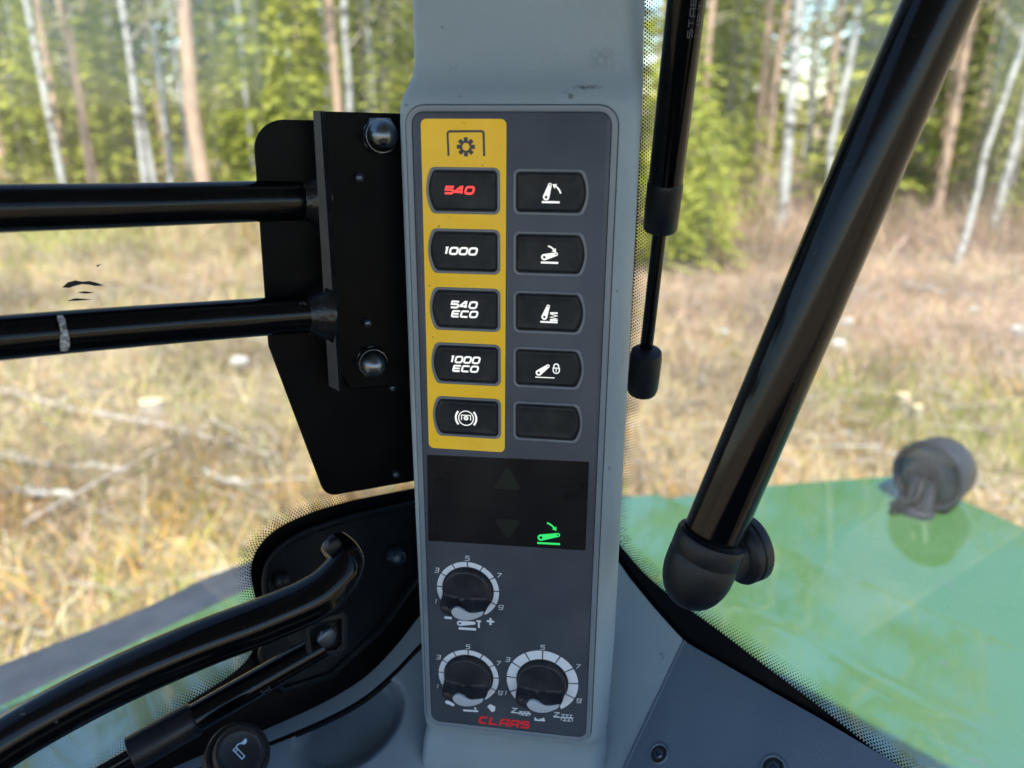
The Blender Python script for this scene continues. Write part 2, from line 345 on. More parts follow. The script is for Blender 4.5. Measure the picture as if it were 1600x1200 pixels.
yl = plate(round_poly([(-48.2, -22.8), (-2.4, -22.8), (-1.0, 164.4), (-47.0, 164.4)], 3, 5), [(0, .05), (0, .22)], 'yellow_label', 'yellow', cp)

def sheet(mb, poly, n): mb.add([L(u, v, n) for u, v in poly], [tuple(range(len(poly)))]); return mb
def stroke(mb, pts, wd, n, closed=False):
    P = [np.array(p, float) for p in pts]; m = len(P); lft = []; rgt = []
    for i in range(m):
        if closed: a, b = P[i]-P[i-1], P[(i+1) % m]-P[i]
        else: a = P[i]-P[i-1] if i else P[1]-P[0]; b = P[i+1]-P[i] if i < m-1 else P[i]-P[i-1]
        a = a/np.linalg.norm(a); b = b/np.linalg.norm(b); na, nb = np.array([-a[1], a[0]]), np.array([-b[1], b[0]])
        k = na+nb; k = k/(np.linalg.norm(k)+1e-9); k = k/max(.45, k@na)*wd/2
        lft.append(P[i]+k); rgt.append(P[i]-k)
    vs = [L(p[0], p[1], n) for p in lft]+[L(p[0], p[1], n) for p in rgt]
    fs = [(i, (i+1) % m, m+(i+1) % m, m+i) for i in range(m if closed else m-1)]
    mb.add(vs, fs); return mb
def disc(c, r, k=20, a0=0): return [(c[0]+r*math.cos(a0+2*math.pi*i/k), c[1]+r*math.sin(a0+2*math.pi*i/k)) for i in range(k)]
def arc(c, r, a0, a1, k=14): return [(c[0]+r*math.cos(math.radians(a0+(a1-a0)*i/k)), c[1]+r*math.sin(math.radians(a0+(a1-a0)*i/k))) for i in range(k+1)]
RR = [(0, .25), (0, .75), (.08, .93), (.25, 1), (.75, 1), (.92, .93), (1, .75), (1, .25), (.92, .07), (.75, 0), (.25, 0), (.08, .07)]
GLY = {'0': [(RR, True)], 'O': [(RR, True)], '5': [([(1, 1), (.02, 1), (.02, .56), (.85, .56), (1, .44), (1, .12), (.86, 0), (0, 0)], False)],
       '4': [([(.74, 0), (.74, 1), (.56, 1), (.02, .34), (.02, .25), (1, .25)], False)], '1': [([(.6, 0), (.6, 1), (.1, .96)], False)],
       '3': [([(0, 1), (1, 1), (1, 0), (0, 0)], False), ([(.2, .5), (1, .5)], False)], '7': [([(0, 1), (1, 1), (.35, 0)], False)],
       '9': [([(1, .45), (0, .45), (0, 1), (1, 1), (1, 0), (0, 0)], False)], 'E': [([(1, 1), (.1, 1), (0, .9), (0, .1), (.1, 0), (1, 0)], False), ([(0, .5), (.92, .5)], False)],
       'C': [([(1, 1), (.14, 1), (0, .88), (0, .12), (.14, 0), (1, 0)], False)], 'Z': [([(0, 1), (1, 1), (0, 0), (1, 0)], False)],
       'S': [([(1, 1), (.1, 1), (0, .9), (0, .58), (.9, .52), (1, .42), (1, .1), (.9, 0), (0, 0)], False)],
       'L': [([(0, 1), (0, 0), (1, 0)], False)], 'A': [([(0, 0), (0, .85), (.2, 1), (1, 1), (1, 0)], False), ([(0, .38), (1, .38)], False)],
       'T': [([(0, 1), (1, 1)], False), ([(.5, 1), (.5, 0)], False)], 'B': [([(0, 0), (0, 1), (.9, 1), (.9, .55), (1, .45), (1, 0)], True), ([(0, .5), (.9, .5)], False)],
       'I': [([(.5, 0), (.5, 1)], False)], 'U': [([(0, 1), (0, 0), (1, 0), (1, 1)], False)], 'F': [([(0, 0), (0, 1), (1, 1)], False), ([(0, .5), (.8, .5)], False)],
       'M': [([(0, 0), (0, 1), (.5, .3), (1, 1), (1, 0)], False)], '-': [([(.1, .5), (.9, .5)], False)], 'H': [([(0, 0), (0, 1)], False), ([(1, 0), (1, 1)], False), ([(0, .5), (1, .5)], False)]}
def text(mb, s, cx, cy, gw, gh, gap, wd, n, shear=.28, narrow={'1': .45, 'I': .3}):
    ws = [gw*narrow.get(c, 1) for c in s]; tot = sum(ws)+gap*(len(s)-1); x = cx-tot/2
    for c, wch in zip(s, ws):
        for pts, cl in GLY[c]:
            stroke(mb, [(x+p[0]*wch+(p[1]-.5)*gh*shear, cy+(p[1]-.5)*gh) for p in pts], wd, n, cl)
        x += wch+gap
    return mb
def gear(mb, c, r0, r1, r2, k, n, hole_n=None):      # ring r0..r1 with k teeth to r2
    a = disc(c, r0, 32); b = disc(c, r1, 32)
    vs = [L(*p, n) for p in a]+[L(*p, n) for p in b]; mb.add(vs, [(i, (i+1) % 32, 32+(i+1) % 32, 32+i) for i in range(32)])
    for i in range(k):
        t = 2*math.pi*i/k; d = np.array([math.cos(t), math.sin(t)]); q = np.array([-d[1], d[0]])*(r2-r1)*.62
        sheet(mb, [tuple(np.array(c)+d*(r1*.96)+q), tuple(np.array(c)+d*(r1*.96)-q), tuple(np.array(c)+d*r2-q), tuple(np.array(c)+d*r2+q)], n)
def teardrop(p, q, r1, r2, k=12):
    p, q = np.array(p), np.array(q); d = q-p; ln = np.linalg.norm(d); th = math.atan2(d[1], d[0]); be = math.acos((r1-r2)/ln)
    out = []
    for i in range(k+1):
        a = th+be+(2*math.pi-2*be)*i/k; out.append((p[0]+r1*math.cos(a), p[1]+r1*math.sin(a)))
    for i in range(k+1):
        a = th-be+2*be*i/k; out.append((q[0]+r2*math.cos(a), q[1]+r2*math.sin(a)))
    return out
def arrow_arc(mb, c, r, a0, a1, wd, n, hd=1.0):       # head at a1
    pts = arc(c, r, a0, a1, 8); stroke(mb, pts, wd, n)
    e = np.array(pts[-1]); d = np.array(pts[-1])-np.array(pts[-2]); d /= np.linalg.norm(d); q = np.array([-d[1], d[0]])
    sheet(mb, [tuple(e+q*hd*1.5-d*.2), tuple(e-q*hd*1.5-d*.2), tuple(e+d*hd*1.9)], n)

# yellow column heading: a shaft bracket over a gear
mb = MB(); stroke(mb, round_poly([(-32.3, 145.5), (-32.6, 158.0), (-13.2, 158.2), (-13.0, 145.5)], [0, 1.2, 1.2, 0], 4), 1.15, .32)
gear(mb, (-22.8, 150.2), 2.0, 3.15, 4.9, 8, .32); mb.build('shaft_symbol', 'ink', yl, 0)

BT = 1.5      # height of the button caps
def button(cx, cy, wd, ht, side, legend):
    def shape(d):
        hw, hh, r = wd/2-d, ht/2-d, max(3.4-.8*d, .8); xl = lambda t: -hw+2.8*t*t
        poly = [(hw, -hh), (hw, hh), (xl(1), hh)]+[(xl(t), t*hh) for t in np.linspace(.62, -.62, 9)]+[(xl(1), -hh)]
        q = round_poly(poly, [r, r, r*1.3]+[0]*9+[r*1.3], 6)
        q = [(cx-side*p[0], cy+p[1]) for p in q]
        return q
    def lofted(prof, name, m, parent, cap):
        return MB().loops([[L(u, v, h) for u, v in shape(d)] for d, h in prof], False, cap).build(name, m, parent, 40)
    b = lofted([(1.95, -.2), (2.1, BT-.75), (2.5, BT-.32), (3.3, BT), (3.6, BT+.04), (4.1, BT-.10), (7.0, BT-.18)], 'button', 'button', cp, True)
    lofted([(1.2, .1), (1.2, .28)], 'recess', 'gap', b, True)
    lofted([(0, .1), (0, .55), (.3, .85), (1.1, .85), (1.45, .55), (1.5, .1)], 'surround', 'bring', b, False)
    if legend:
        mbs = {}
        legend(lambda k: mbs.setdefault(k, MB()), cx, cy)
        for k, mm in mbs.items(): mm.build('hole' if k == 'ink2' else k.split(':')[1] if ':' in k else 'legend', 'button' if k == 'ink2' else k.split(':')[0], b, 0)
    return b
LN = BT+.03
def lg_text(lines, col='lit'):
    def f(g, cx, cy):
        if len(lines) == 1: text(g(col), lines[0], cx-1.6, cy+.4, 4.2 if len(lines[0]) == 3 else 4.0, 3.4, 1.35, 1.15, LN)
        else:
            text(g(col), lines[0], cx-.2, cy+2.9, 3.9 if len(lines[0]) == 3 else 3.7, 3.4, 1.3, 1.1, LN)
            text(g(col), lines[1], cx+.1, cy-2.4, 3.9, 3.2, 1.2, 1.1, LN)
    return f
def arm_icon(g, p, q, r1, r2, col='lit', hole='ink2', n=LN):
    sheet(g(col), teardrop(p, q, r1, r2), n); sheet(g(hole), disc(p, r1*.42), n+.06); sheet(g(hole), disc(q, r2*.42), n+.06)
def lg_raise(g, cx, cy):
    arm_icon(g, (cx-2.4, cy-2.4), (cx-.4, cy+4.0), 1.75, .95); stroke(g('lit'), [(cx-4.6, cy-5.0), (cx+4.8, cy-5.0)], 1.1, LN)
    arrow_arc(g('lit'), (cx-.2, cy-1.6), 5.6, 12, 62, .85, LN, .95)
def lg_lower(g, cx, cy):
    arm_icon(g, (cx-3.0, cy-1.6), (cx+3.4, cy+.2), 1.75, 1.0); stroke(g('lit'), [(cx-4.8, cy-4.5), (cx+4.6, cy-4.5)], 1.1, LN)
    arrow_arc(g('lit'), (cx-2.2, cy-1.0), 5.6, 78, 38, .85, LN, .95)
def lg_spring(g, cx, cy):
    arm_icon(g, (cx-2.6, cy-2.2), (cx-.5, cy+3.9), 1.65, .9); stroke(g('lit'), [(cx-4.8, cy-5.0), (cx+4.8, cy-5.0)], 1.0, LN)
    stroke(g('lit'), [(cx+4.8, cy+.2), (cx+.6, cy+.2)], .9, LN); stroke(g('lit'), [(cx+.8, cy-.3), (cx+4.4, cy-1.4), (cx+.8, cy-2.2), (cx+4.4, cy-3.0), (cx+.6, cy-3.6)], .75, LN); stroke(g('lit'), [(cx+.6, cy-3.9), (cx+4.8, cy-3.9)], .8, LN)
def lg_lock(g, cx, cy):
    arm_icon(g, (cx-5.4, cy-2.6), (cx-.2, cy+1.6), 1.75, 1.0); stroke(g('lit'), [(cx-7.4, cy-5.2), (cx+3.6, cy-5.2)], .6, LN)
    c = (cx+4.5, cy+.5)
    stroke(g('lit:padlock'), [(c[0]+1.75, c[1]+.1), (c[0]-1.75, c[1]+.1), (c[0]-1.75, c[1]-1.2)]+arc((c[0], c[1]-1.2), 1.75, 180, 360, 10)[1:], .62, LN, True)
    stroke(g('lit:shackle'), [(c[0]-1.35, c[1]+.3)]+arc((c[0], c[1]+1.2), 1.35, 180, 0, 10)+[(c[0]+1.35, c[1]+.3)], .7, LN)
    stroke(g('lit:keyhole'), [(c[0], c[1]-.4), (c[0], c[1]-1.9)], .55, LN)
def lg_brake(g, cx, cy):
    c = (cx-.2, cy-.1)
    stroke(g('lit'), disc(c, 4.4, 36), .6, LN, True)
    for a in (0, 180): stroke(g('lit'), arc(c, 6.1, a-42, a+42, 12), 1.15, LN)
    stroke(g('lit'), [(c[0]-2.7, c[1]-1.2), (c[0]-2.7, c[1]+1.8), (c[0]+2.7, c[1]+1.8), (c[0]+2.7, c[1]-1.2)], .55, LN)
    gear(g('lit'), (c[0], c[1]+.1), .45, .95, 1.5, 8, LN)
rows = [127.4, 94.7, 62.2, 30.2, -2.2]
for v, lg in zip(rows, (lg_text(['540'], 'red'), lg_text(['1000']), lg_text(['540', 'ECO']), lg_text(['1000', 'ECO']), lg_brake)): button(-24.8, v, 40.4, 24.6, -1, lg)
for v, lg in zip(rows, (lg_raise, lg_lower, lg_spring, lg_lock, None)): button(22.8, v-.1, 40.2, 24.0, 1, lg)

# display
dp = plate(round_poly([(-50.4, -84.8), (46.6, -83.0), (47.2, -25.4), (-49.6, -27.4)], .6, 2), [(0, .05), (0, .2)], 'display', 'screen', cp)
mb = MB(); sheet(mb, round_poly([(-9.5, -46.4), (7.6, -46.4), (-.8, -31.0)], 1.5, 4), .28); mb.build('arrow', 'dimgreen', dp, 0)
mb = MB(); sheet(mb, round_poly([(-9.0, -66.5), (-.8, -80.0), (8.0, -66.0)], 1.5, 4), .28); mb.build('arrow', 'dimgreen', dp, 0)
mb = MB(); hb = MB(); gg = lambda k: hb if k == 'ink2' else mb
arm_icon(gg, (19.6, -76.6), (29.8, -74.0), 2.1, 1.3, n=.3); stroke(mb, [(17.4, -80.4), (31.2, -80.0)], 1.3, .3); arrow_arc(mb, (20.8, -74.6), 8.4, 74, 36, 1.1, .3, 1.1)
mb.build('indicator', 'green', dp, 0); hb.build('hole', 'screen', dp, 0)

# dials
def dial(cx, cy, r0, r1, rk):
    d = None; a0, a1 = 222, -58
    tick = [206-29*i for i in range(9)]; edges = [a0]+tick+[a1]
    root = MB(); q = disc((cx, cy), rk+.6, 40); sheet(root, q, .2)
    d = root.build('dial', 'gap', cp, 0)
    for i in range(len(edges)-1):
        e0, e1 = edges[i]-1.2, edges[i+1]+1.2
        k = 8; mbs = MB(); o = arc((cx, cy), r1, e0, e1, k); inn = arc((cx, cy), r0, e0, e1, k)
        mbs.add([L(*p, .26) for p in o]+[L(*p, .26) for p in inn], [(j, j+1, k+2+j, k+1+j) for j in range(k)]); mbs.build('scale_segment', 'scale', d, 0)
    for s, a in (('1', 206), ('3', 148), ('5', 90), ('7', 32), ('9', -26)):
        rr = r1+(2.6 if s == '5' else 3.4); mbs = MB()
        text(mbs, s, cx+rr*math.cos(math.radians(a)), cy+rr*math.sin(math.radians(a)), 2.5, 3.0, 0, .42, .26, .22); mbs.build('numeral', 'scale', d, 0)
    # knob: round body whose upper half is scooped away, leaving a raised comma-shaped grip
    hN, hH = 4.6, 12.0; dirv = np.array([.22, -.975]); lob = math.radians(212)
    def outline(a, f=1.0):
        x = (a-lob+math.pi) % (2*math.pi)-math.pi; return rk*(1+.16*math.exp(-(x/.30)**2))*f
    def height(x, y):
        s = (x*dirv[0]+y*dirv[1])/rk; lat = (x*-dirv[1]+y*dirv[0])/rk
        crease = .50+.08*lat-.42*max(0, -lat-.25)          # the ridge dips up towards the pointer
        t = min(1, max(0, (s-crease+.20)/.22)); t = t**1.3
        return hN+(hH-hN)*t - .5*(1-t)*max(0, 1-((x/rk)**2+(y/rk)**2)*1.1)
    na = 64; loops = []
    for f, lift in ((1.0, None), (.985, 'edge'), (.95, 0), (.9, 0), (.8, 0), (.7, 0), (.6, 0), (.5, 0), (.4, 0), (.3, 0), (.2, 0), (.1, 0), (.03, 0)):
        lp = []
        for i in range(na):
            a = 2*math.pi*i/na; r_ = outline(a, f); x, y = r_*math.cos(a), r_*math.sin(a)
            h = height(x, y)
            if lift is None: h = h-1.1
            elif lift == 'edge': h = h-.35
            tp = 1-.012*h/hH*2
            lp.append(L(cx+x*tp, cy+y*tp, h))
        loops.append(lp)
    base = [L(cx+outline(2*math.pi*i/na)*math.cos(2*math.pi*i/na), cy+outline(2*math.pi*i/na)*math.sin(2*math.pi*i/na), .1) for i in range(na)]
    kn = MB().loops([base]+loops, False, True).build('knob', 'knob', cp, 38)
    # pale insert on the raised grip
    R = rk; top = [(-.46, -.44), (-.30, -.36), (-.12, -.42), (.06, -.50), (.24, -.545), (.45, -.52), (.66, -.46), (.80, -.42)]
    bot = [(.74, -.60), (.55, -.74), (.30, -.86), (.05, -.91), (-.15, -.90), (-.33, -.84), (-.47, -.72), (-.53, -.57)]
    ol = [(p[0], p[1]) for p in spline([np.array(p) for p in top], 3)]+[(p[0], p[1]) for p in spline([np.array(p) for p in bot], 3)]
    c0 = np.mean(np.array(ol), 0); mi = MB()
    lp = [[L(cx+(c0[0]+(p[0]-c0[0])*f)*R, cy+(c0[1]+(p[1]-c0[1])*f)*R, hH+dh) for p in ol] for f, dh in ((1, -1.6), (1, .18), (.95, .32))]
    mi.loops(lp, False, True).build('insert', 'insert', kn, 40)
    return d
d1 = dial(-26.0, -117.2, 16.5, 19.8, 15.4); d2 = dial(-26.6, -180.8, 16.4, 19.8, 15.2); d3 = dial(21.5, -179.0, 16.8, 23.0, 15.6)
# printed dial symbols
def pr(d, fn, name='symbol', m='scale'): q = MB(); fn(q); q.build(name, m, d, 0)
pr(d1, lambda q: stroke(q, [(-41.5, -138.4), (-36.8, -138.4)], 1.6, .26), 'minus_sign')
pr(d1, lambda q: (stroke(q, [(-14.2, -138.2), (-9.4, -138.2)], 1.4, .26), stroke(q, [(-11.8, -135.7), (-11.8, -140.8)], 1.4, .27)), 'plus_sign')
pr(d1, lambda q: (sheet(q, teardrop((-31.6, -141.6), (-22.6, -140.6), 1.9, 1.1), .26), stroke(q, [(-32.4, -145.4), (-21.2, -145.0)], 1.7, .26), stroke(q, [(-20.9, -138.8), (-17.8, -138.8)], 1.2, .26), stroke(q, [(-19.3, -139.0), (-19.3, -143.6)], 1.2, .27)), 'arm_symbol')
pr(d1, lambda q: sheet(q, disc((-31.6, -141.6), .8), .30), 'hole', 'face')
pr(d2, lambda q: (sheet(q, round_poly([(-43.2, -202.6), (-40.6, -200.6), (-36.4, -203.6), (-36.8, -205.4), (-39.4, -204.6)], .4, 3), .26), stroke(q, [(-42.0, -203.8), (-40.0, -203.2)], .7, .27)), 'hare_symbol')
pr(d2, lambda q: (sheet(q, round_poly([(-14.6, -202.6), (-12.4, -200.4), (-9.0, -202.0), (-9.4, -205.4), (-11.6, -206.6), (-13.0, -204.4)], .5, 3), .26)), 'tortoise_symbol')
pr(d2, lambda q: (stroke(q, [(-30.6, -207.6), (-20.6, -207.0)], 1.4, .26), sheet(q, [(-23.4, -204.4), (-21.6, -204.4), (-22.4, -206.6)], .26)), 'lowering_symbol')
def wave(x0, y0, amp):
    def f(q):
        text(q, 'Z', x0, y0, 3.2, 3.2, 0, .65, .26, .1); stroke(q, [(x0-1.9, y0-1.9), (x0+11.0, y0-1.3)], .7, .265)
        stroke(q, [(x0+3+i*1.25, y0-1.6+(amp if i % 2 else -amp)) for i in range(7)], .45, .27)
        stroke(q, [(x0+3, y0-1.6+amp), (x0+10.5, y0-1.4+amp)], .4, .275); stroke(q, [(x0+4, y0-1.8-amp), (x0+9.5, y0-1.6-amp)], .4, .275)
    return f
pr(d3, wave(3.4, -203.2, 1.3), 'wave_symbol'); pr(d3, wave(31.0, -203.0, 2.3), 'wave_symbol')
pr(d3, lambda q: (stroke(q, [(16.6, -209.0), (23.6, -208.6)], 1.1, .26), sheet(q, [(16.8, -206.4), (18.4, -208.2), (16.8, -208.4)], .26), sheet(q, [(19.4, -208.2), (23.0, -206.4), (23.4, -208.0)], .26)), 'lift_symbol')
# maker's lettering
mb = MB(); GLY['A'] = [([(0, -.18), (0, .8), (.2, 1), (1, 1), (1, -.18)], False), ([(.1, .35), (.9, .35)], False)]; GLY['L'] = [([(0, 1.16), (0, 0), (1, 0)], False)]
text(mb, 'CLAAS', -3.2, -213.6, 4.7, 4.5, 2.2, 1.4, .26, .26); mb.build('lettering', 'redprint', cp, 0)

# ---- glass, ceramic borders
def pane(name, fn, xs, label):
    r = empty(name, (0, 0, 0), 0, label, 'window'); return r
lw = empty('rear_window', tuple(K+np.array([0, 0, 1.95])), 0, 'dusty cab window pane behind the black bracket and guard bars', 'window')
rw = empty('side_window', tuple(K+np.array([0, 0, 1.951])), 0, 'clear cab window pane behind the gas strut and thick diagonal tube', 'window')
def rel(o, p): return tuple(np.array(p)-np.array(o.location))
for o, D, nm in ((lw, LD, LNRM), (rw, RD, RNRM)):
    m = MB(); q = [K+D*a+np.array([0, 0, z]) for a, z in ((.03, 1.98), (1.45, 1.98), (1.45, 3.0), (.03, 3.0))]
    m.loops([[rel(o, p-nm*.003) for p in q], [rel(o, p+nm*.003) for p in q]], True, True); m.build('pane', 'glass', o, 0)

def frit(o, glassfn, nm, D, edge, cover, pitch, rows, r0):
    """edge: pixel polyline of the dark border, cover: closing points; dots fade outward"""
    e = [glassfn(x, y, .0045) for x, y in edge]
    poly = [rel(o, p) for p in e]+[rel(o, glassfn(x, y, .0045)) for x, y in cover]
    m = MB(); m.add(poly, [tuple(range(len(poly)))]); f = m.build('ceramic_border', 'frit', o, 0)
    # dots
    uv = np.array([((p-K)@D, p[2]) for p in e]); seg = np.linalg.norm(np.diff(uv, axis=0), axis=1); cum = np.r_[0, np.cumsum(seg)]
    cv = np.array([((p-K)@D, p[2]) for p in [glassfn(x, y, .0045) for x, y in cover]]); cen = cv.mean(0)
    dm = MB(); area = 0
    allp = np.vstack([uv, cv]); area = sum(allp[i-1][0]*allp[i][1]-allp[i][0]*allp[i-1][1] for i in range(len(allp))); sg = 1 if area > 0 else -1
    for k in range(rows):
        off = (k+.45)*pitch*.8; rad = r0*(1-.78*k/rows)
        s = (k % 2)*pitch/2
        while s < cum[-1]:
            i = min(np.searchsorted(cum, s, 'right')-1, len(seg)-1); t = (s-cum[i])/seg[i]; p = uv[i]+(uv[i+1]-uv[i])*t
            d = (uv[i+1]-uv[i])/seg[i]; nn = np.array([d[1], -d[0]])*sg; c = p+nn*off
            dm.add([rel(o, K+nm*.0045+D*(c[0]+rad*math.cos(a))+np.array([0, 0, c[1]+rad*math.sin(a)])) for a in np.arange(6)*math.pi/3], [tuple(range(6))]); s += pitch
    dm.build('border_dots', 'frit', o, 0, kind='stuff')
    return f
le = [tuple(p) for p in spline([(660, 760), (600, 772), (545, 783), (480, 803), (430, 828), (402, 858), (392, 890), (396, 922), (404, 955), (404, 985), (392, 1022), (360, 1055), (290, 1100), (225, 1150), (180, 1190), (110, 1240), (20, 1300)], 4)]
frit(lw, lglass, LNRM, LD, le, [(20, 1420), (400, 1420), (700, 1420), (700, 760)], .0018, 8, .00068)
re_ = [tuple(p) for p in spline([(1004, -120), (1003, 60), (1000, 200), (995, 350), (986, 500), (975, 650), (966, 760), (963, 835), (984, 870), (1022, 910), (1072, 948), (1132, 992), (1200, 1044), (1275, 1100), (1366, 1172), (1480, 1262), (1640, 1370)], 4)]
frit(rw, rglass, RNRM, RD, re_, [(1640, 1480), (1250, 1480), (900, 1480), (900, 900), (900, -120)], .0020, 8, .00084)

def smudge():
    sm = [(97, 449), (106, 441), (118, 438), (128, 440), (140, 439), (152, 442), (162, 446), (150, 447), (140, 445), (128, 444), (116, 447), (108, 450)]
    for pl in (sm, [(120, 457), (132, 455), (148, 457), (134, 459)], [(104, 470), (118, 466), (146, 468), (120, 470)], [(150, 415), (160, 412), (152, 417)]):
        MB().add([rel(lw, lglass(x, y, .0042)) for x, y in pl], [tuple(range(len(pl)))]).build('smudge', 'gap', lw, 0)
smudge()
# ---- black corner cover on the rear window with a raised lip
cc = empty('corner_cover', tuple(lglass(560, 1000, .006)), 0, 'black window corner cover plate with rounded lip beside the pillar', 'cover')
cpoly_px = [tuple(p) for p in spline([(660, 779), (600, 792), (540, 806), (480, 826), (438, 850), (414, 880), (408, 912), (412, 945), (416, 985), (402, 1030), (440, 1085)], 4)]+[(520, 1060), (600, 985), (660, 900)]
def lloop(px, off, ins): return [rel(cc, lglass(x, y, off)) for x, y in (inset(px, ins) if ins else px)]
MB().loops([lloop(cpoly_px, .005, 0), lloop(cpoly_px, .010, 0), lloop(cpoly_px, .013, 3), lloop(cpoly_px, .013, 8), lloop(cpoly_px, .010, 12)], False, True).build('plate', 'rubber', cc, 40)
def bolt(parent, loc, ax, r, h, dome, m='steel', name='nut'):
    ax = np.array(ax, float); ax /= np.linalg.norm(ax); a = np.cross(ax, [0, 0, 1.0]); a /= np.linalg.norm(a); b = np.cross(ax, a); lo = np.array(loc)
    def ring(rad, z, k, ph=0): return [lo+ax*z+rad*(a*math.cos(2*math.pi*i/k+ph)+b*math.sin(2*math.pi*i/k+ph)) for i in range(k)]
    def hexring(rad, z): 
        out = []
        for i in range(24):
            t = 2*math.pi*i/24; rr = rad*math.cos(math.pi/6)/math.cos(((t) % (math.pi/3))-math.pi/6); out.append(lo+ax*z+rr*(a*math.cos(t)+b*math.sin(t)))
        return out
    lps = [ring(r*1.0, 0, 24), ring(r*1.0, h*.12, 24), hexring(r*1.12, h*.12), hexring(r*1.12, h*.55), ring(r*.95, h*.68, 24)]
    if dome:
        for k in range(7): t = k/6.3*math.pi/2; lps.append(ring(r*.92*math.cos(t), h*.68+dome*math.sin(t), 24))
    o = MB().loops([[tuple(p-np.array(parent.location)) for p in l] for l in lps], False, True); return o.build(name, m, parent, 40)
bolt(cc, lglass(614, 866, .012), LNRM, .0058, .008, .005, 'dullsteel', 'bolt'); bolt(cc, lglass(440, 905, .012), LNRM, .005, .006, .003, 'rubber', 'bolt')

# ---- bracket with guard bars
BP = at(520, 450, .455); BY = math.radians(20); BD = np.array([-math.cos(BY), -math.sin(BY), 0]); BN = np.array([math.sin(BY), -math.cos(BY), 0])
def bpx(x, y, off=0): return on(x, y, BP+BN*off, BN)
br = empty('guard_bracket', tuple(bpx(560, 770, 0)), 0, 'black steel mounting bracket bolted beside the pillar by domed nuts', 'bracket')
def bplate(px, o0, o1, name, m='black', bev=2):
    f = lambda off, ins: [rel(br, bpx(x, y, off)) for x, y in (inset(px, ins) if ins else px)]
    MB().loops([f(o0, 0), f(o1-.0008, 0), f(o1, bev)], True, True).build(name, m, br, 30)
A = round_poly([(394, 186), (500, 188), (700, 188), (700, 742), (508, 776), (419, 540)], [44, 0, 0, 0, 22, 30], 8)
bplate(A, -.006, -.002, 'backing_plate')
bplate(round_poly([(505, 174), (690, 179), (690, 600), (545, 608), (520, 560)], [3, 3, 3, 8, 8], 4), .004, .009, 'mounting_plate')
# flange that the bars are welded to stands out from the plate
fl = [(489, 173), (505, 173), (528, 612), (514, 600), (498, 330)]
def fpt(x, y, off): return rel(br, bpx(x, y, off))
fo = [(488, 172), (512, 172), (543, 611), (518, 602)]
MB().loops([[fpt(x, y, .002) for x, y in [(505, 174), (516, 175), (540, 606), (528, 602)]], [fpt(x, y, .018) for x, y in [(489, 173), (500, 173), (530, 611), (514, 603)]]], True, True).build('flange', 'flange_lit', br, 25)
bolt(br, bpx(592, 212, .009), BN*1.0+np.array([.05, 0, .03]), .0086, .010, .0095); bolt(br, bpx(580, 563, .009), BN, .0080, .009, .0092)
for x, y, r in ((560, 277, .0022), (573, 503, .0022), (613, 604, .0021), (618, 739, .0021)):
    bolt(br, bpx(x, y, .009 if y < 600 else -.002), BN, r, .005 if y < 600 else .004, .0012, 'dullsteel', 'screw')

def rail(pts, rads, label, name='guard_bar'):
    P = [at(*p) for p in pts]; o = empty(name, tuple(P[0]), 0, label, 'guard bar', 'guard bars across the rear window')
    sp = spline(P, 6); R = np.interp(np.linspace(0, 1, len(sp)), np.linspace(0, 1, len(rads)), rads)
    MB().tube([rel(o, p) for p in sp], list(R), 24).build('bar', 'tube', o, 40); return o, P
g1, P1 = rail([(503, 313, .447), (400, 315, .430), (200, 321, .396), (0, 326, .362), (-200, 333, .330)], [.0101, .0101], 'upper black tubular guard bar welded to the bracket across the window')
g2, P2 = rail([(513, 488, .447), (400, 496, .430), (200, 511, .396), (0, 528, .364), (-200, 547, .332)], [.0096, .0096], 'lower black guard bar with chipped white paint spot')
def weld(o, c, ax, r):
    c = np.array(c); ax = np.array(ax)/np.linalg.norm(ax); a = np.cross(ax, [0, 0, 1.0]); a /= np.linalg.norm(a); b = np.cross(ax, a); lps = []
    for s, f in ((-.001, 1.62), (.002, 1.55), (.0045, 1.30), (.008, 1.12), (.0105, .99)):
        lps.append([rel(o, c+ax*s+r*f*(1+.07*math.sin(i*2.3+s*900))*(a*math.cos(2*math.pi*i/28)+b*math.sin(2*math.pi*i/28))) for i in range(28)])
    MB().loops(lps, True, False).build('weld_bead', 'weld', o, 60)
weld(g1, P1[0]+(P1[1]-P1[0])*.03, P1[1]-P1[0], .0101); weld(g2, P2[0]+(P2[1]-P2[0])*.03, P2[1]-P2[0], .0096)
# chipped paint spot on the lower bar
def chip():
    a, b = at(200, 511, .396), at(0, 528, .364); t = .56; c = a+(b-a)*t; d = (b-a)/np.linalg.norm(b-a); up = np.array([0, 0, 1.0]); up -= d*(up@d); up /= np.linalg.norm(up); n = np.cross(d, up)
    if n @ (CAM-c) < 0: n = -n
    rows_ = []
    for k in range(9):
        th = math.radians(62-k*13); wdt = .75*(.0014, .0020, .0019, .0016, .0020, .0024, .0026, .0025, .0020)[k]
        rows_.append([rel(g2, c+d*s*wdt+(up*math.sin(th)+n*math.cos(th))*.00975) for s in (-1, -.3, .4, 1)])
    M['chip'] = mat('worn paint', (.42, .45, .48), .5, var=(600, (.05, .055, .06), (.45, .47, .49)))
    MB().grid(rows_).build('paint_chip', 'chip', g2, 40)
chip()

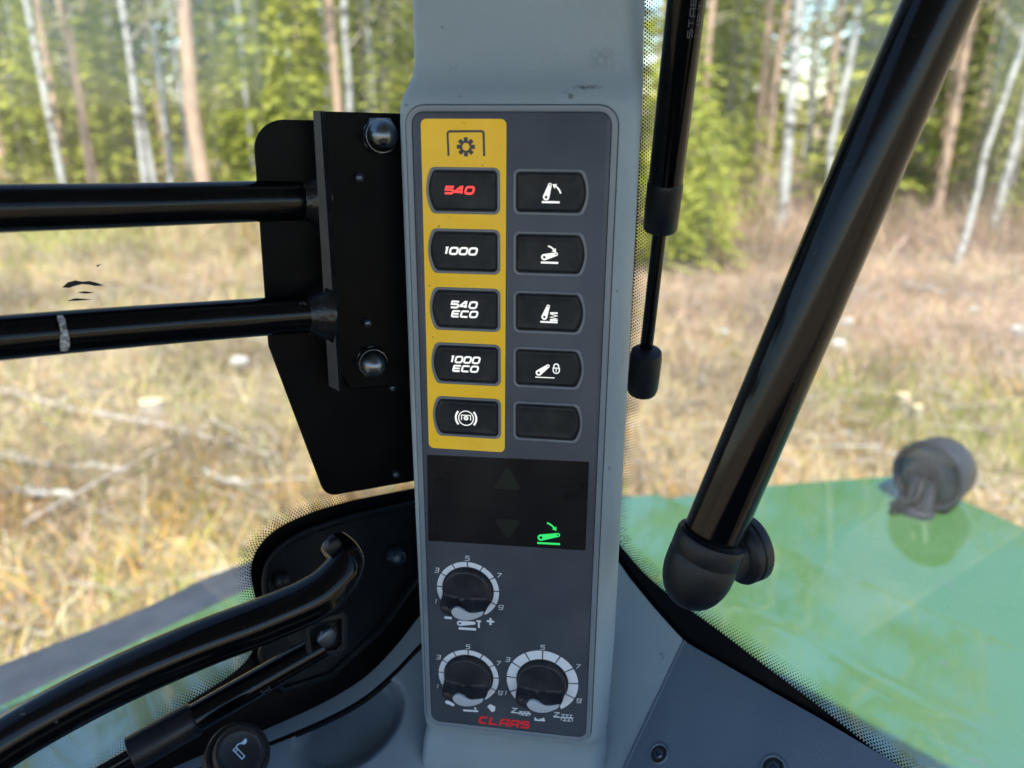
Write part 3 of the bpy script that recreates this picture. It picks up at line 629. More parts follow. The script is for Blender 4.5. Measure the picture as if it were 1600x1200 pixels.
# ---- curved grab tube at lower left
gt = empty('grab_tube', tuple(at(528, 868, .452)), 0, 'thick curved gloss black tube sweeping down from the corner cover', 'tube')
tp = spline([at(*p) for p in ((524, 852, .462), (540, 880, .452), (500, 928, .444), (420, 966, .438), (300, 1012, .430), (150, 1080, .422), (0, 1165, .412), (-120, 1260, .402))], 8)
MB().tube([rel(gt, p) for p in tp], list(np.interp(np.linspace(0, 1, len(tp)), [0, .14, .3, 1], [.0085, .0098, .0118, .0124])), 24).build('tube', 'tube', gt, 50)
bolt(gt, at(518, 852, .449), LNRM, .0044, .005, .001, 'rubber', 'end_bolt')

# ---- gas struts
def strut(name, label, segs, mark=None, group=None):
    o = empty(name, tuple(segs[0][1][0]), 0, label, 'gas strut')
    for nm, pts, rr, m in segs:
        MB().tube([rel(o, p) for p in pts], rr, 24).build(nm, m, o, 35)
    return o
def lerp(a, b, t): return a+(b-a)*t
a, b = at(1008, 560, .512), at(1091, -160, .372)
f = lambda t: lerp(a, b, t)
ys = lambda y: (560-y)/720
ax = (b-a)/np.linalg.norm(b-a)
def T(x, y):      # point on strut axis nearest to the pixel row y
    lo, hi = 0, 1
    for _ in range(40):
        m = (lo+hi)/2; q = f(m)-CAM; py = 600-F*(q@UPV)/(q@FW)
        if py > y: lo = m
        else: hi = m
    return f(lo)
st = strut('gas_strut', 'black gas strut hanging upright beside the pillar with ball socket below', [
    ('rod', [T(0, 560), T(0, 330)], [.0038, .0038], 'tube'),
    ('collar', [T(0, 358)-ax*.0004, T(0, 358), T(0, 355), T(0, 290), T(0, 284), T(0, 283)], [.0070, .0086, .0092, .0094, .0091, .0088], 'rubber'),
    ('cylinder', [T(0, 286), T(0, -150)], [.0089, .0089], 'tube')])
# socket: stubby rounded cylinder turned towards the glass
sk = at(1007, 577, .512)
lps = [(-.017, .0070), (-.016, .0086), (-.0125, .0094), (.0095, .0094), (.0125, .0088), (.0135, .0060)]
MB().tube([rel(st, sk+ax*s) for s, r in lps], [r for s, r in lps], 24).build('ball_socket', 'rubber', st, 40)
sd = np.cross(ax, sk-CAM); sd /= np.linalg.norm(sd)
if sd[0] < 0: sd = -sd
cd = CAM-sk; cd /= np.linalg.norm(cd); cd -= ax*(cd@ax); cd /= np.linalg.norm(cd)
c0 = sk+ax*(-.001); MB().add([rel(st, c0+(sd*math.sin(t)+cd*math.cos(t))*.00948+ax*z) for t in np.radians([28, 38, 48, 58, 68, 78]) for z in (-.001, .0006)], [(2*i, 2*i+1, 2*i+3, 2*i+2) for i in range(5)]).build('slot', 'gap', st, 0)
# stamped lettering running up the cylinder
def cyl_text(s, c, axd, side, face, rad, ang0, gw, gh, gap, wd, m, parent):
    mb = MB(); x = 0; vs_ = []
    class Q: pass
    flat = MB()
    def LL(u, v, n): return (u, v, 0)
    global L
    keep = L; L = LL; text(flat, s, 0, 0, gw, gh, gap, wd, 0, 0, {'I': .3, '1': .45}); L = keep
    x0 = min(v[0] for v in flat.v)
    out = []
    for u, v, _ in flat.v:
        th = ang0-v/rad; p = c+axd*(u-x0)+(side*math.sin(th)+face*math.cos(th))*(rad+.0001); out.append(rel(parent, p))
    mb.add(out, flat.f); return mb.build('stamped_text', m, parent, 0)
tc0 = T(0, 52)
cyl_text('STABILUS', tc0, ax, sd, cd, .0089, math.radians(22), .0034, .0022, .0012, .00045, 'textgrey', st)
cyl_text('LIFT-O-MAT', tc0+ax*.0002, ax, sd, cd, .0089, math.radians(48), .0034, .0022, .0012, .00045, 'textgrey', st)

s2a, s2b = at(512, 1004, .456), at(60, 1262, .405)
f2 = lambda t: lerp(s2a, s2b, t)
ax2 = (s2b-s2a)/np.linalg.norm(s2b-s2a)
st2 = strut('gas_strut', 'black gas strut lying under the curved tube along the sill', [
    ('cylinder', [f2(.02), f2(.50)], [.0072, .0072], 'tube'),
    ('collar', [f2(.485), f2(.49), f2(.50), f2(.70), f2(.705)], [.0074, .0084, .0087, .0087, .007], 'rubber'),
    ('rod', [f2(.70), f2(1.0)], [.0034, .0034], 'tube')])
lug = [(474, 982), (490, 968), (535, 955), (543, 962), (543, 1010), (530, 1024), (488, 1030), (478, 1020)]
lo_ = lambda off, ins: [rel(st2, on(x, y, at(510, 995, .45)+LNRM*off, LNRM)) for x, y in (inset(lug, ins) if ins else lug)]
MB().loops([lo_(-.012, 0), lo_(-.001, 0), lo_(0, 3), lo_(0, 9), lo_(-.003, 13)], True, True).build('end_lug', 'rubber', st2, 40)
bolt(st2, on(508, 993, at(510, 995, .449), LNRM), LNRM, .0052, .004, .0014, 'dullsteel', 'pin')
sd2 = np.cross(ax2, s2a-CAM); sd2 /= np.linalg.norm(sd2); cd2 = CAM-f2(.25); cd2 /= np.linalg.norm(cd2); cd2 -= ax2*(cd2@ax2); cd2 /= np.linalg.norm(cd2)
cyl_text('H', f2(.235), ax2, sd2 if sd2[2] > 0 else -sd2, cd2, .0072, math.radians(-50), .0042, .0034, 0, .0005, 'textgrey', st2)

# ---- thick diagonal tube with elbow
dt_ = empty('diagonal_tube', tuple(at(1098, 870, .436)), 0, 'thick gloss black diagonal tube ending in a moulded elbow at the side window', 'tube')
ta, tb = at(1099, 868, .436), at(1497, -70, .352)
tm = [lerp(ta, tb, t) for t in np.linspace(0, .86, 12)]
te = at(1585, -420, .33)
full = [np.array(p) for p in tm]+spline([tm[-1], tb+np.array([.0, 0, 0]), at(1520, -190, .345), te], 6)[1:]
MB().tube([rel(dt_, p) for p in full], .0147, 32).build('tube', 'tube', dt_, 50)
axd = (tb-ta)/np.linalg.norm(tb-ta)
ew = [(-.003-.0225*math.sin(t_), .0178*max(.06, math.cos(t_))**.85) for t_ in np.linspace(math.pi/2, 0, 18)]+[(s_*.9, r_*.9) for s_, r_ in ((.004, .0198), (.0045, .01955), (.0055, .01955), (.006, .0198), (.0155, .0198), (.0168, .0192), (.0172, .0180), (.0162, .0168), (.009, .0160))]
ec = at(1097, 878, .434)
MB().tube([rel(dt_, ec+axd*s) for s, r in ew], [r for s, r in ew], 36, True).build('elbow', 'rubber', dt_, 50)
nd = -RNRM*.80+np.array([.62, .1, .10]); nd /= np.linalg.norm(nd)
nk = [(s_*.92, r_*.9) for s_, r_ in ((.0, .014), (.016, .0145), (.021, .0150), (.0235, .0192), (.0245, .0198), (.0275, .0198), (.0280, .0190), (.0290, .0190), (.0295, .0198), (.034, .0198), (.0352, .0188))]
MB().tube([rel(dt_, ec+axd*-.001+nd*s) for s, r in nk], [r for s, r in nk], 36).build('flange', 'rubber', dt_, 40)

# ---- consoles (sill trim either side of the pillar)
rc = empty('side_console', tuple(at(1000, 1250, .46)), 0, 'blue-grey sloping trim console below the side window with screw recesses', 'trim')
def rsill(x, y): return rglass(x, y, .007)
cols = [((945, 830), (880, 1290, .535)), ((962, 872), (893, 1290, .53)), ((985, 905), (903, 1290, .525)), ((1022, 950), (916, 1290, .518)), ((1058, 990), (930, 1290, .512)), ((1070, 1002), (936, 1290, .508)), ((1084, 1011), (946, 1290, .504)), ((1120, 1031), (1000, 1300, .49)), ((1200, 1077), (1110, 1320, .465)),
        ((1280, 1122), (1220, 1345, .44)), ((1420, 1205), (1400, 1390, .405)), ((1640, 1335), (1640, 1480, .365))]
rws = []
for tt in np.linspace(0, 1, 25):
    rws.append([rel(rc, lerp(rsill(*s), at(*bt), tt)) for s, bt in cols])
m = MB().grid([r[5:] for r in rws])
back = [[rel(rc, rsill(*s_)) for s_, bt in cols[5:]], [rel(rc, rsill(*s_)-np.array([0, 0, .012])) for s_, bt in cols[5:]]]
m.grid(back); ob = m.build('moulding', 'console', rc, 60)
# rounded edge between flank and top
lit_flank = [r[:6] for r in rws]
MB().grid(lit_flank).build('lit_flank', 'plastic', rc, 60)  # side of the same moulding; its brighter light is put into the lighter plastic
edge = [np.array(r[5]) for r in rws]
MB().tube([e+np.array([0, .0012, -.0006]) for e in edge], .0016, 10).build('rounded_edge', 'console', rc, 60)
# recessed screws
pn = None
def console_pt(px, py):
    best = None
    for i in range(len(rws)-1):
        for j in range(len(cols)-1):
            q = [np.array(rws[i][j])+np.array(rc.location), np.array(rws[i][j+1])+np.array(rc.location), np.array(rws[i+1][j+1])+np.array(rc.location)]
            n = np.cross(q[1]-q[0], q[2]-q[0]); n /= np.linalg.norm(n); c = (q[0]+q[2])/2; v = c-CAM; d = v@FW
            x, y = 800+F*(v@RT)/d, 600-F*(v@UPV)/d; e = (x-px)**2+(y-py)**2
            if best is None or e < best[0]: best = (e, q[0], n)
    n = best[2]; n = n if n@(CAM-best[1]) > 0 else -n
    return on(px, py, best[1], n), n
def recess(px, py, r):
    c, n = console_pt(px, py); a = np.cross(n, [1, 0, 0.]); a /= np.linalg.norm(a); b = np.cross(n, a)
    ring = lambda rad, h, k=28: [rel(rc, c+n*h+rad*(a*math.cos(2*math.pi*i/k)+b*math.sin(2*math.pi*i/k))) for i in range(k)]
    w_ = MB().loops([ring(r*1.05, .0002), ring(r*1.02, .0009), ring(r*.92, .0013), ring(r*.84, .0010), ring(r*.78, -.0002)], False, False).build('recess_rim', 'console', rc, 60)
    MB().loops([ring(r*.80, .0003), ring(r*.6, .00035)], False, True).build('recess_floor', 'gap', rc, 0)
    MB().loops([ring(r*.52, .0004), ring(r*.5, .0012), ring(r*.40, .0018), ring(r*.2, .0018), ring(r*.16, .0010)], False, True).build('screw', 'dullsteel', rc, 30)
recess(1030, 1178, .0062); recess(1208, 1200, .0072)

lc = empty('rear_console', tuple(at(560, 1250, .44)), 0, 'blue-grey trim console beside the pillar with dark oval pocket', 'trim')
top_px = [(700, 925), (660, 962), (620, 1012), (575, 1058), (520, 1094), (450, 1128), (380, 1158), (310, 1186), (240, 1218), (140, 1270)]
tops = spline([np.array([x, y, lglass(x, y, .016)[1]]) for x, y in top_px], 4)
tps = [lglass(p[0], p[1], .014) for p in tops]; npx = len(tps)
# bottom edge nearer the camera
bxs = np.linspace(720, 180, npx); bot = [at(x, 1360, lerp(.53, .355, i/(npx-1))) for i, x in enumerate(bxs)]
def strip(t0, t1, nr, name, m, lift=0, pocket=None):
    rr_ = []
    for tt in np.linspace(t0, t1, nr):
        row = []
        for i in range(npx):
            p = lerp(tps[i], bot[i], tt)
            if pocket:
                q = p-CAM; d = q@FW; x, y = 800+F*(q@RT)/d, 600-F*(q@UPV)/d
                e = pocket(x, y); p = p+np.array([-.1, .75, -.62])*.024*e
            row.append(rel(lc, p+np.array([0, -.4, .8])*lift))
        rr_.append(row)
    return MB().grid(rr_).build(name, m, lc, 60)
def refine(P, k): return [q for q in spline(P, k)]
tps = refine(tps, 3); bot = refine(bot, 3); npx = len(tps)
def pk(x, y):
    dx, dy = x-545, y-1135; th = math.radians(-38); u, v = dx*math.cos(th)+dy*math.sin(th), -dx*math.sin(th)+dy*math.cos(th)
    e = math.sqrt((u/104)**2+(v/62)**2); t = min(1, max(0, (1.0-e)/.22)); return t*t*(3-2*t)
strip(.0, .125, 6, 'sill_strip', 'console2', .003)
strip(.122, .15, 3, 'seam', 'gap', -.002)
strip(.145, 1, 70, 'moulding', 'console2', .0, pk)
# cigarette lighter
lt = empty('lighter', tuple(at(376, 1180, .408)), 0, 'round black cigarette lighter knob with pale cigarette symbol on the sill', 'lighter')
ln = CAM-at(376, 1180, .40)+np.array([.06, 0, .10]); ln /= np.linalg.norm(ln); la = np.cross(ln, [0, 0, 1.0]); la /= np.linalg.norm(la); lb = np.cross(la, ln); lb = -lb if lb[2] < 0 else lb
la = -la if la[0] < 0 else la
lcn = at(375, 1174, .398)
rg = lambda rad, h, k=36: [rel(lt, lcn+ln*h+rad*(la*math.cos(2*math.pi*i/k)+lb*math.sin(2*math.pi*i/k))) for i in range(k)]
MB().loops([rg(.0118, -.030), rg(.0118, -.004), rg(.0116, -.001), rg(.0108, 0), rg(.0096, 0), rg(.0090, -.0007), rg(.0086, -.0010)], False, True).build('knob', 'rubber', lt, 40)
MB().loops([rg(.0150, -.030), rg(.0150, -.012), rg(.0142, -.0105), rg(.0125, -.0105), rg(.0120, -.016)], False, False).build('collar', 'rubber', lt, 40)
def l2(u, v): return rel(lt, lcn+ln*-.0008+la*u+lb*v)
mb = MB(); keepL = L; L = lambda u, v, n: l2(u*.001, v*.001)
stroke(mb, [(-2.6, 1.6), (-1.2, 2.4), (1.6, -2.6), (.2, -3.4)], .42, 0, True); stroke(mb, [(-1.9, .5), (-.7, 1.3)], .4, 0)
stroke(mb, spline([np.array(p) for p in ((-1.0, 2.6), (.2, 3.4), (1.6, 3.2))], 4), .5, 0); sheet(mb, round_poly([(.9, 3.6), (2.4, 4.0), (3.6, 4.9), (4.2, 4.2), (3.8, 2.9), (2.4, 2.3)], .6, 4), 0)
L = keepL
M['lightprint'] = mat('pale blue print', (.30, .45, .62), .5)
mb.build('cigarette_symbol', 'lightprint', lt, 0)

# ---- unseen cab roof; floor and low walls added to block ground light
def cab_slab(name, z0, z1, m, ov, label, cat):
    q = [K+(LD*-ov)+(RD*-ov), K+LD*(1.55+ov)-RD*ov, K+LD*(1.55+ov)+RD*(1.6+ov), K+RD*(1.6+ov)-LD*ov]
    o = empty(name, tuple(np.mean(q, 0)+np.array([0, 0, z0])), 0, label, cat)
    pl = [(p[0], p[1]) for p in q]; pl = round_poly(pl, .18, 6)
    f_ = lambda ins, z: [rel(o, (x, y, z)) for x, y in (inset(pl, ins) if ins else pl)]
    MB().loops([f_(.03, z0), f_(0, z0+.02), f_(0, z1-.03), f_(.04, z1)], True, True).build('panel', m, o, 40); return o
cab_slab('cab_roof', 3.02, 3.22, 'roof', .06, 'grey cab roof panel above the pillar', 'roof')
def tub():  # unseen low walls, added to keep ground light out of the cab
    o = empty('unseen_cab_tub', tuple(K+np.array([0, 0, 1.38])), 0, 'unseen dark cab walls added below the sills to block ground light', 'cab body')
    A_, B_, C_, D_ = K+LD*.06+RD*.06, K+LD*1.5+RD*.06, K+LD*1.5+RD*1.55, K+LD*.06+RD*1.55
    for p, q in ((A_, B_), (B_, C_), (C_, D_), (D_, A_)):
        d = (q-p)/np.linalg.norm(q-p); n = np.array([-d[1], d[0], 0])*.02; h0, h1 = np.array([0, 0, 1.385]), np.array([0, 0, 2.02])
        MB().loops([[rel(o, x+h0) for x in (p-n, q-n, q+n, p+n)], [rel(o, x+h1) for x in (p-n, q-n, q+n, p+n)]], True, True).build('wall_panel', 'floor', o, 0)
tub()
cab_slab('cab_floor', 1.30, 1.38, 'floor', .0, 'unseen dark cab floor added below the pillar to block ground light', 'floor')  # unseen floor, put in to stop light rising from the ground

# ---- fender
fe = empty('fender', (.3, 1.2, 1.8), 0, 'glossy green rear fender with creased top outside the cab windows', 'fender')
FQ = np.array([.77, .638]); FS = np.array([.638, -.77])
outl = [(-.95, .45), (-.72, .84), (-.51, 1.11), (-.40, 1.24), (-.12, 1.46), (.22, 1.60), (.50, 1.628), (.785, 1.625), (.86, 1.52), (1.02, 1.22), (1.22, .80), (1.38, .40), (.60, .10), (.1, .62), (-.4, .2)]
def zf(x, y):
    q = x*FQ[0]+y*FQ[1]; s = x*FS[0]+y*FS[1]
    z = 1.845
    z += .02*np.clip(q-1.04, 0, .22) - .012*np.clip((q-1.254)/.012, 0, 1) + .11*np.clip(q-1.266, 0, 1) + .06*np.clip(1.04-q, 0, .3)
    z -= .03*np.clip(-.62-s, 0, 2)**2*np.clip((q-.8)*4, 0, 1) + .10*np.clip(s-.1, 0, 2)**2
    z += .12*np.clip(1.17-(x*-.669+y*.743), 0, .5)*np.clip((.7-q)/.3, 0, 1)
    return float(z)
def clip(poly, nrm, c, keep):
    out = []
    for i in range(len(poly)):
        a_, b_ = np.array(poly[i-1]), np.array(poly[i]); da, db = (a_@nrm-c)*keep, (b_@nrm-c)*keep
        if da >= 0: 
            out.append(tuple(a_))
            if db < 0: out.append(tuple(a_+(b_-a_)*da/(da-db)))
        elif db >= 0: out.append(tuple(a_+(b_-a_)*da/(da-db)))
    return out
ro = round_poly(outl, .04, 4)
me_ = bmesh.new()
qs = [round(v_, 4) for v_ in np.arange(-.45, 1.0, .05)]+[-.5, -.3, -.1, .1, .25, .4, .55, .7, .8, .88, .95, 1.0, 1.03, 1.05, 1.08, 1.15, 1.22, 1.254, 1.2605, 1.2665, 1.275, 1.30, 1.35, 1.42, 1.5, 1.6, 1.9]
ss = list(np.linspace(-1.4, 1.1, 61))
# convex pieces: the outline is cut by q strips first, then by s
tri = bpy.data.meshes.new('t'); tri.from_pydata([(x, y, 0) for x, y in ro], [], [tuple(range(len(ro)))]); tb_ = bmesh.new(); tb_.from_mesh(tri)
for n_, vals in ((FQ, qs), (FS, ss)):
    for c in vals:
        n3 = Vector((n_[0], n_[1], 0)); bmesh.ops.bisect_plane(tb_, geom=tb_.verts[:]+tb_.edges[:]+tb_.faces[:], plane_co=n3*(c/n3.length_squared), plane_no=n3)
fv = []
for v in tb_.verts: v.co.z = zf(v.co.x, v.co.y)-1.8; v.co.x -= .3; v.co.y -= 1.2
# rolled edge
ed = [e for e in tb_.edges if e.is_boundary]
bmesh.ops.recalc_face_normals(tb_, faces=tb_.faces)
if sum(f_.normal.z for f_ in tb_.faces) < 0: bmesh.ops.reverse_faces(tb_, faces=tb_.faces)
ex = bmesh.ops.extrude_edge_only(tb_, edges=ed); cen = Vector((.15, -.1, 0))
for g in ex['geom']:
    if isinstance(g, bmesh.types.BMVert): g.co.z -= .07; d = (g.co-cen); d.z = 0; g.co += d.normalized()*.012
bmesh.ops.recalc_face_normals(tb_, faces=tb_.faces)
tb_.to_mesh(tri); tb_.free(); tri.shade_smooth(); tri.set_sharp_from_angle(angle=math.radians(50)); tri.materials.append(M['fender'])
fo_ = bpy.data.objects.new('shell', tri); COL.objects.link(fo_); fo_.parent = fe
bv = fo_.modifiers.new('round', 'BEVEL'); bv.width = .012; bv.segments = 4; bv.limit_method = 'ANGLE'; bv.angle_limit = math.radians(45)

fx = empty('fender_extension', (-.3, 1.4, 1.7), 0, 'dark rubber fender extension along the outer edge of the green fender', 'fender extension')
inn = spline([np.array(p) for p in ((-1.0, .47), (-.73, .85), (-.52, 1.12), (-.41, 1.25), (-.13, 1.47), (.21, 1.612), (.36, 1.622))], 5)
out_ = spline([np.array(p) for p in ((-1.12, .62), (-.84, .95), (-.60, 1.20), (-.49, 1.335), (-.19, 1.55), (.17, 1.665), (.37, 1.632))], 5)
prof = [(0.0, -.06), (0.0, -.022), (.08, -.014), (.5, -.018), (.92, -.026), (1.0, -.045), (1.0, -.12)]
MB().grid([[rel(fx, (*(i_+(o_-i_)*t), zf(*(i_))+dz)) for t, dz in prof] for i_, o_ in zip(inn, out_)]).build('strip', 'band', fx, 50)

# ---- work light on the fender
wl = empty('work_light', (.775, 1.50, zf(.775, 1.50)), 0, 'round dark work light standing on the green fender', 'work light')
fa = np.array([-.76, -.65, .02]); fa /= np.linalg.norm(fa); fb = np.cross(fa, [0, 0, 1.0]); fb /= np.linalg.norm(fb); fc = np.cross(fb, fa)
hub = np.array([.020, .005, .066])
def lring(r, h, k=40): return [tuple(hub+fa*h+r*(fb*math.cos(2*math.pi*i/k)+fc*math.sin(2*math.pi*i/k))) for i in range(k)]
MB().loops([lring(.036, -.062), lring(.054, -.060), lring(.062, -.050), lring(.065, -.020), lring(.068, .018), lring(.066, .022), lring(.060, .022), lring(.058, .012)], True, False).build('housing', 'lamp', wl, 40)
MB().loops([lring(.0585, .012), lring(.045, .016), lring(.020, .019)], False, True).build('lens', 'lens', wl, 60)
MB().loops([lring(.034, .0165), lring(.034, .021), lring(.028, .023), lring(.018, .021)], False, True).build('boss', 'lamp', wl, 40)
for sgn in (-1, 1):
    p_ = hub+fb*.012*sgn; MB().tube([tuple(p_+fa*.028+np.array([0, 0, -.005])), tuple(p_+fa*.034+np.array([0, 0, -.05])), tuple(fb*.018*sgn+fa*.02+np.array([0, 0, .012])), tuple(fb*.020*sgn+fa*.015+np.array([0, 0, -.004]))], [.013, .014, .015, .018], 14).build('stalk', 'lamp', wl, 50)
base = [(fa*.02)*f_ for f_ in (1,)]
bl = lambda r, h: [tuple(fa*.022+r*(fb*1.35*math.cos(2*math.pi*i/28)+fa*.8*math.sin(2*math.pi*i/28))+np.array([0, 0, h])) for i in range(28)]
MB().loops([bl(.031, -.012), bl(.031, .004), bl(.028, .007), bl(.010, .010)], True, True).build('foot', 'lamp', wl, 40)
MB().tube([tuple(hub+fa*.024+fc*.01), tuple(hub+fa*.05+np.array([0, 0, -.04])), tuple(fa*.07+np.array([0, 0, .03])), tuple(fa*.05+fb*.03+np.array([0, 0, -.01]))], .004, 8).build('cable', 'rubber', wl, 60)

# ================================================================== OUTDOORS
def npmesh(name, V, Fa, m, tint=None, parent=None, smooth=False):
    me = bpy.data.meshes.new(name); V = np.asarray(V, np.float32); Fa = np.asarray(Fa, np.int32); k = Fa.shape[1]
    me.vertices.add(len(V)); me.vertices.foreach_set('co', V.ravel()); me.loops.add(Fa.size); me.loops.foreach_set('vertex_index', Fa.ravel())
    me.polygons.add(len(Fa)); me.polygons.foreach_set('loop_start', np.arange(0, Fa.size, k, dtype=np.int32)); me.update(calc_edges=True)
    if tint is not None:
        a_ = me.attributes.new('tint', 'FLOAT_COLOR', 'POINT'); c = np.ones((len(V), 4), np.float32); c[:, :3] = tint; a_.data.foreach_set('color', c.ravel())
    if smooth: me.shade_smooth()
    me.materials.append(M[m]); o = bpy.data.objects.new(name, me); COL.objects.link(o)
    if parent is not None: o.parent = parent
    return o
def pnoise(x, y, seed=0):
    r_ = np.random.default_rng(seed); v = np.zeros_like(x)
    for i in range(14):
        fx_, fy_, ph = r_.normal(0, 1, 2).tolist()+[r_.uniform(0, 6.28)]; sc_ = .35*1.28**i; v += np.sin(fx_*x*sc_+fy_*y*sc_+ph)/(1.12**i)
    return v/3.2
def gz(x, y):
    x = np.asarray(x, float); y = np.asarray(y, float); d = np.clip((np.hypot(x, y)-3)/6, 0, 1)
    return (.07*pnoise(x*1.3, y*1.3, 3)+.12*pnoise(x*.35, y*.35, 4))*d

def ground_mat():
    m = bpy.data.materials.new('clearing ground'); m.use_nodes = True; t = m.node_tree; b = t.nodes['Principled BSDF']; b.inputs['Roughness'].default_value = .95
    tc = t.nodes.new('ShaderNodeTexCoord')
    def n_(s, d=6):
        q = t.nodes.new('ShaderNodeTexNoise'); q.inputs['Scale'].default_value = s; q.inputs['Detail'].default_value = d; t.links.new(tc.outputs['Object'], q.inputs['Vector']); return q
    r = t.nodes.new('ShaderNodeValToRGB'); e = r.color_ramp.elements; e[0].position = .3; e[0].color = (.22, .16, .125, 1); e[1].position = .7; e[1].color = (.52, .42, .29, 1)
    x = e.new(.5); x.color = (.34, .25, .15, 1)
    t.links.new(n_(3.0, 10).outputs['Fac'], r.inputs[0])
    g = t.nodes.new('ShaderNodeMix'); g.data_type = 'RGBA'; g.inputs['B'].default_value = (.16, .17, .05, 1); t.links.new(r.outputs[0], g.inputs['A'])
    mr = t.nodes.new('ShaderNodeMapRange'); mr.inputs['From Min'].default_value = .52; mr.inputs['From Max'].default_value = .68; mr.inputs['To Max'].default_value = .6
    t.links.new(n_(.7, 5).outputs['Fac'], mr.inputs[0]); t.links.new(mr.outputs[0], g.inputs['Factor']); t.links.new(g.outputs['Result'], b.inputs['Base Color'])
    bp = t.nodes.new('ShaderNodeBump'); bp.inputs['Strength'].default_value = .8; bp.inputs['Distance'].default_value = .06; t.links.new(n_(9, 8).outputs['Fac'], bp.inputs['Height']); t.links.new(bp.outputs[0], b.inputs['Normal'])
    return m
M['ground'] = ground_mat()
gx = np.r_[-900, -400, -150, -80, np.linspace(-45, 45, 120), 80, 150, 400, 900]; gy = np.r_[-900, -300, -100, -40, -15, np.linspace(-5, 55, 90), 80, 150, 400, 900]
X, Y = np.meshgrid(gx, gy); Vg = np.c_[X.ravel(), Y.ravel(), gz(X.ravel(), Y.ravel())]
nx, ny = len(gx), len(gy); ii = (np.arange(ny-1)[:, None]*nx+np.arange(nx-1)[None]).ravel()
tag(npmesh('ground', Vg, np.c_[ii, ii+1, ii+1+nx, ii+nx], 'ground', smooth=True), 'rough clearing ground', None, None, 'structure')
del bpy.data.objects['ground']['label']

STRAW = np.array([[.58, .46, .26], [.66, .55, .34], [.46, .36, .21], [.54, .40, .19], [.62, .53, .38]]); BROWN = np.array([[.50, .32, .23], [.57, .40, .31], [.40, .27, .21], [.62, .45, .35], [.52, .40, .36]])
GREEN = np.array([[.25, .30, .06], [.36, .40, .11], [.30, .34, .09]]); GOLD = np.array([[.64, .38, .10], [.58, .31, .09], [.70, .47, .16]])
def grass(n, y0, y1, hmin, hmax, wmin, wmax, seed, name, label, cat):
    r_ = np.random.default_rng(seed); y = y0+(y1-y0)*r_.random(n)**.75; x = (r_.random(n)*2-1)*(y*.78+2.2)
    c = pnoise(x*1.6, y*1.6, 21); k2 = pnoise(x*.8, y*.8, 22); keep = (k2+r_.normal(0, .5, n)) > -.7; x, y, c = x[keep], y[keep], c[keep]; n = len(x)
    z = gz(x, y); h = hmin+(hmax-hmin)*r_.random(n)**1.6*(1+.35*c); wd = wmin+(wmax-wmin)*r_.random(n)
    th = r_.random(n)*6.283; lean = np.abs(r_.normal(0, .75, n))+.25; la_ = r_.random(n)*6.283
    dx, dy = np.cos(th)*wd, np.sin(th)*wd; lx, ly = np.cos(la_)*h*lean, np.sin(la_)*h*lean
    hz = h/np.sqrt(1+lean**2*.6)
    b0 = np.c_[x-dx, y-dy, z-.02]; b1 = np.c_[x+dx, y+dy, z-.02]; m0 = np.c_[x-dx*.8+lx*.4, y-dy*.8+ly*.4, z+hz*.6]; m1 = np.c_[x+dx*.8+lx*.4, y+dy*.8+ly*.4, z+hz*.6]
    tp_ = np.c_[x+lx-dx*.15, y+ly-dy*.15, z+hz]; tq_ = np.c_[x+lx+dx*.15, y+ly+dy*.15, z+hz]
    V = np.stack([b0, b1, m1, m0, tq_, tp_], 1).reshape(-1, 3); i0 = np.arange(n)*6
    Fq = np.r_[np.c_[i0, i0+1, i0+2, i0+3], np.c_[i0+3, i0+2, i0+4, i0+5]]
    rgt = np.clip((x/(y*.6)+.05)*1.6, 0, 1)*np.clip((y-7)/3, 0, 1)
    b1_ = pnoise(x*2.2, y*2.2, 31); b2_ = pnoise(x*1.1+9, y*1.1, 32); b3_ = pnoise(x*3.0, y*3.0+4, 33)
    pb = np.clip(.10+.78*rgt+.55*np.clip(b1_-.1, 0, 1), 0, .9); lf_ = np.clip(-x/(y*.6)+.1, 0, 1); pg = np.clip(.06+.16*lf_+.9*np.clip(b2_-.30, 0, 1)*(1-.7*rgt), 0, .75); pw_ = np.clip(.06+.8*np.clip(b3_-.2, 0, 1)+.4*lf_*np.clip((5.5-y)/2, 0, 1), 0, .75)
    u = r_.random(n); t_ = STRAW[r_.integers(0, 5, n)]; t_ = np.where((r_.random(n) < pw_)[:, None], GOLD[r_.integers(0, 3, n)], t_); t_ = np.where((u < pb)[:, None], BROWN[r_.integers(0, 5, n)], t_); t_ = np.where((r_.random(n) < pg)[:, None], GREEN[r_.integers(0, 3, n)], t_)
    t_ = t_*(.70+.5*r_.random(n))[:, None]*np.clip(1+.45*pnoise(x*2.8+3, y*2.8, 41), .55, 1.35)[:, None]; t_ = np.clip(t_, .02, .85)
    o = npmesh(name, V, Fq, 'grass', np.repeat(t_, 6, 0)); tag(o, label, cat, None, 'stuff'); return o
grass(190000, 2.2, 19, .06, .38, .003, .007, 5, 'grass', 'dry straw coloured grass covering the clearing', 'grass')
grass(26000, 14, 46, .15, .75, .006, .02, 6, 'undergrowth', 'brownish twiggy undergrowth along the forest edge', 'undergrowth')

grass(30000, 15.5, 25, .3, 1.25, .004, .012, 12, 'forest_edge_brush', 'pale brush and saplings at the foot of the forest edge', 'brush')
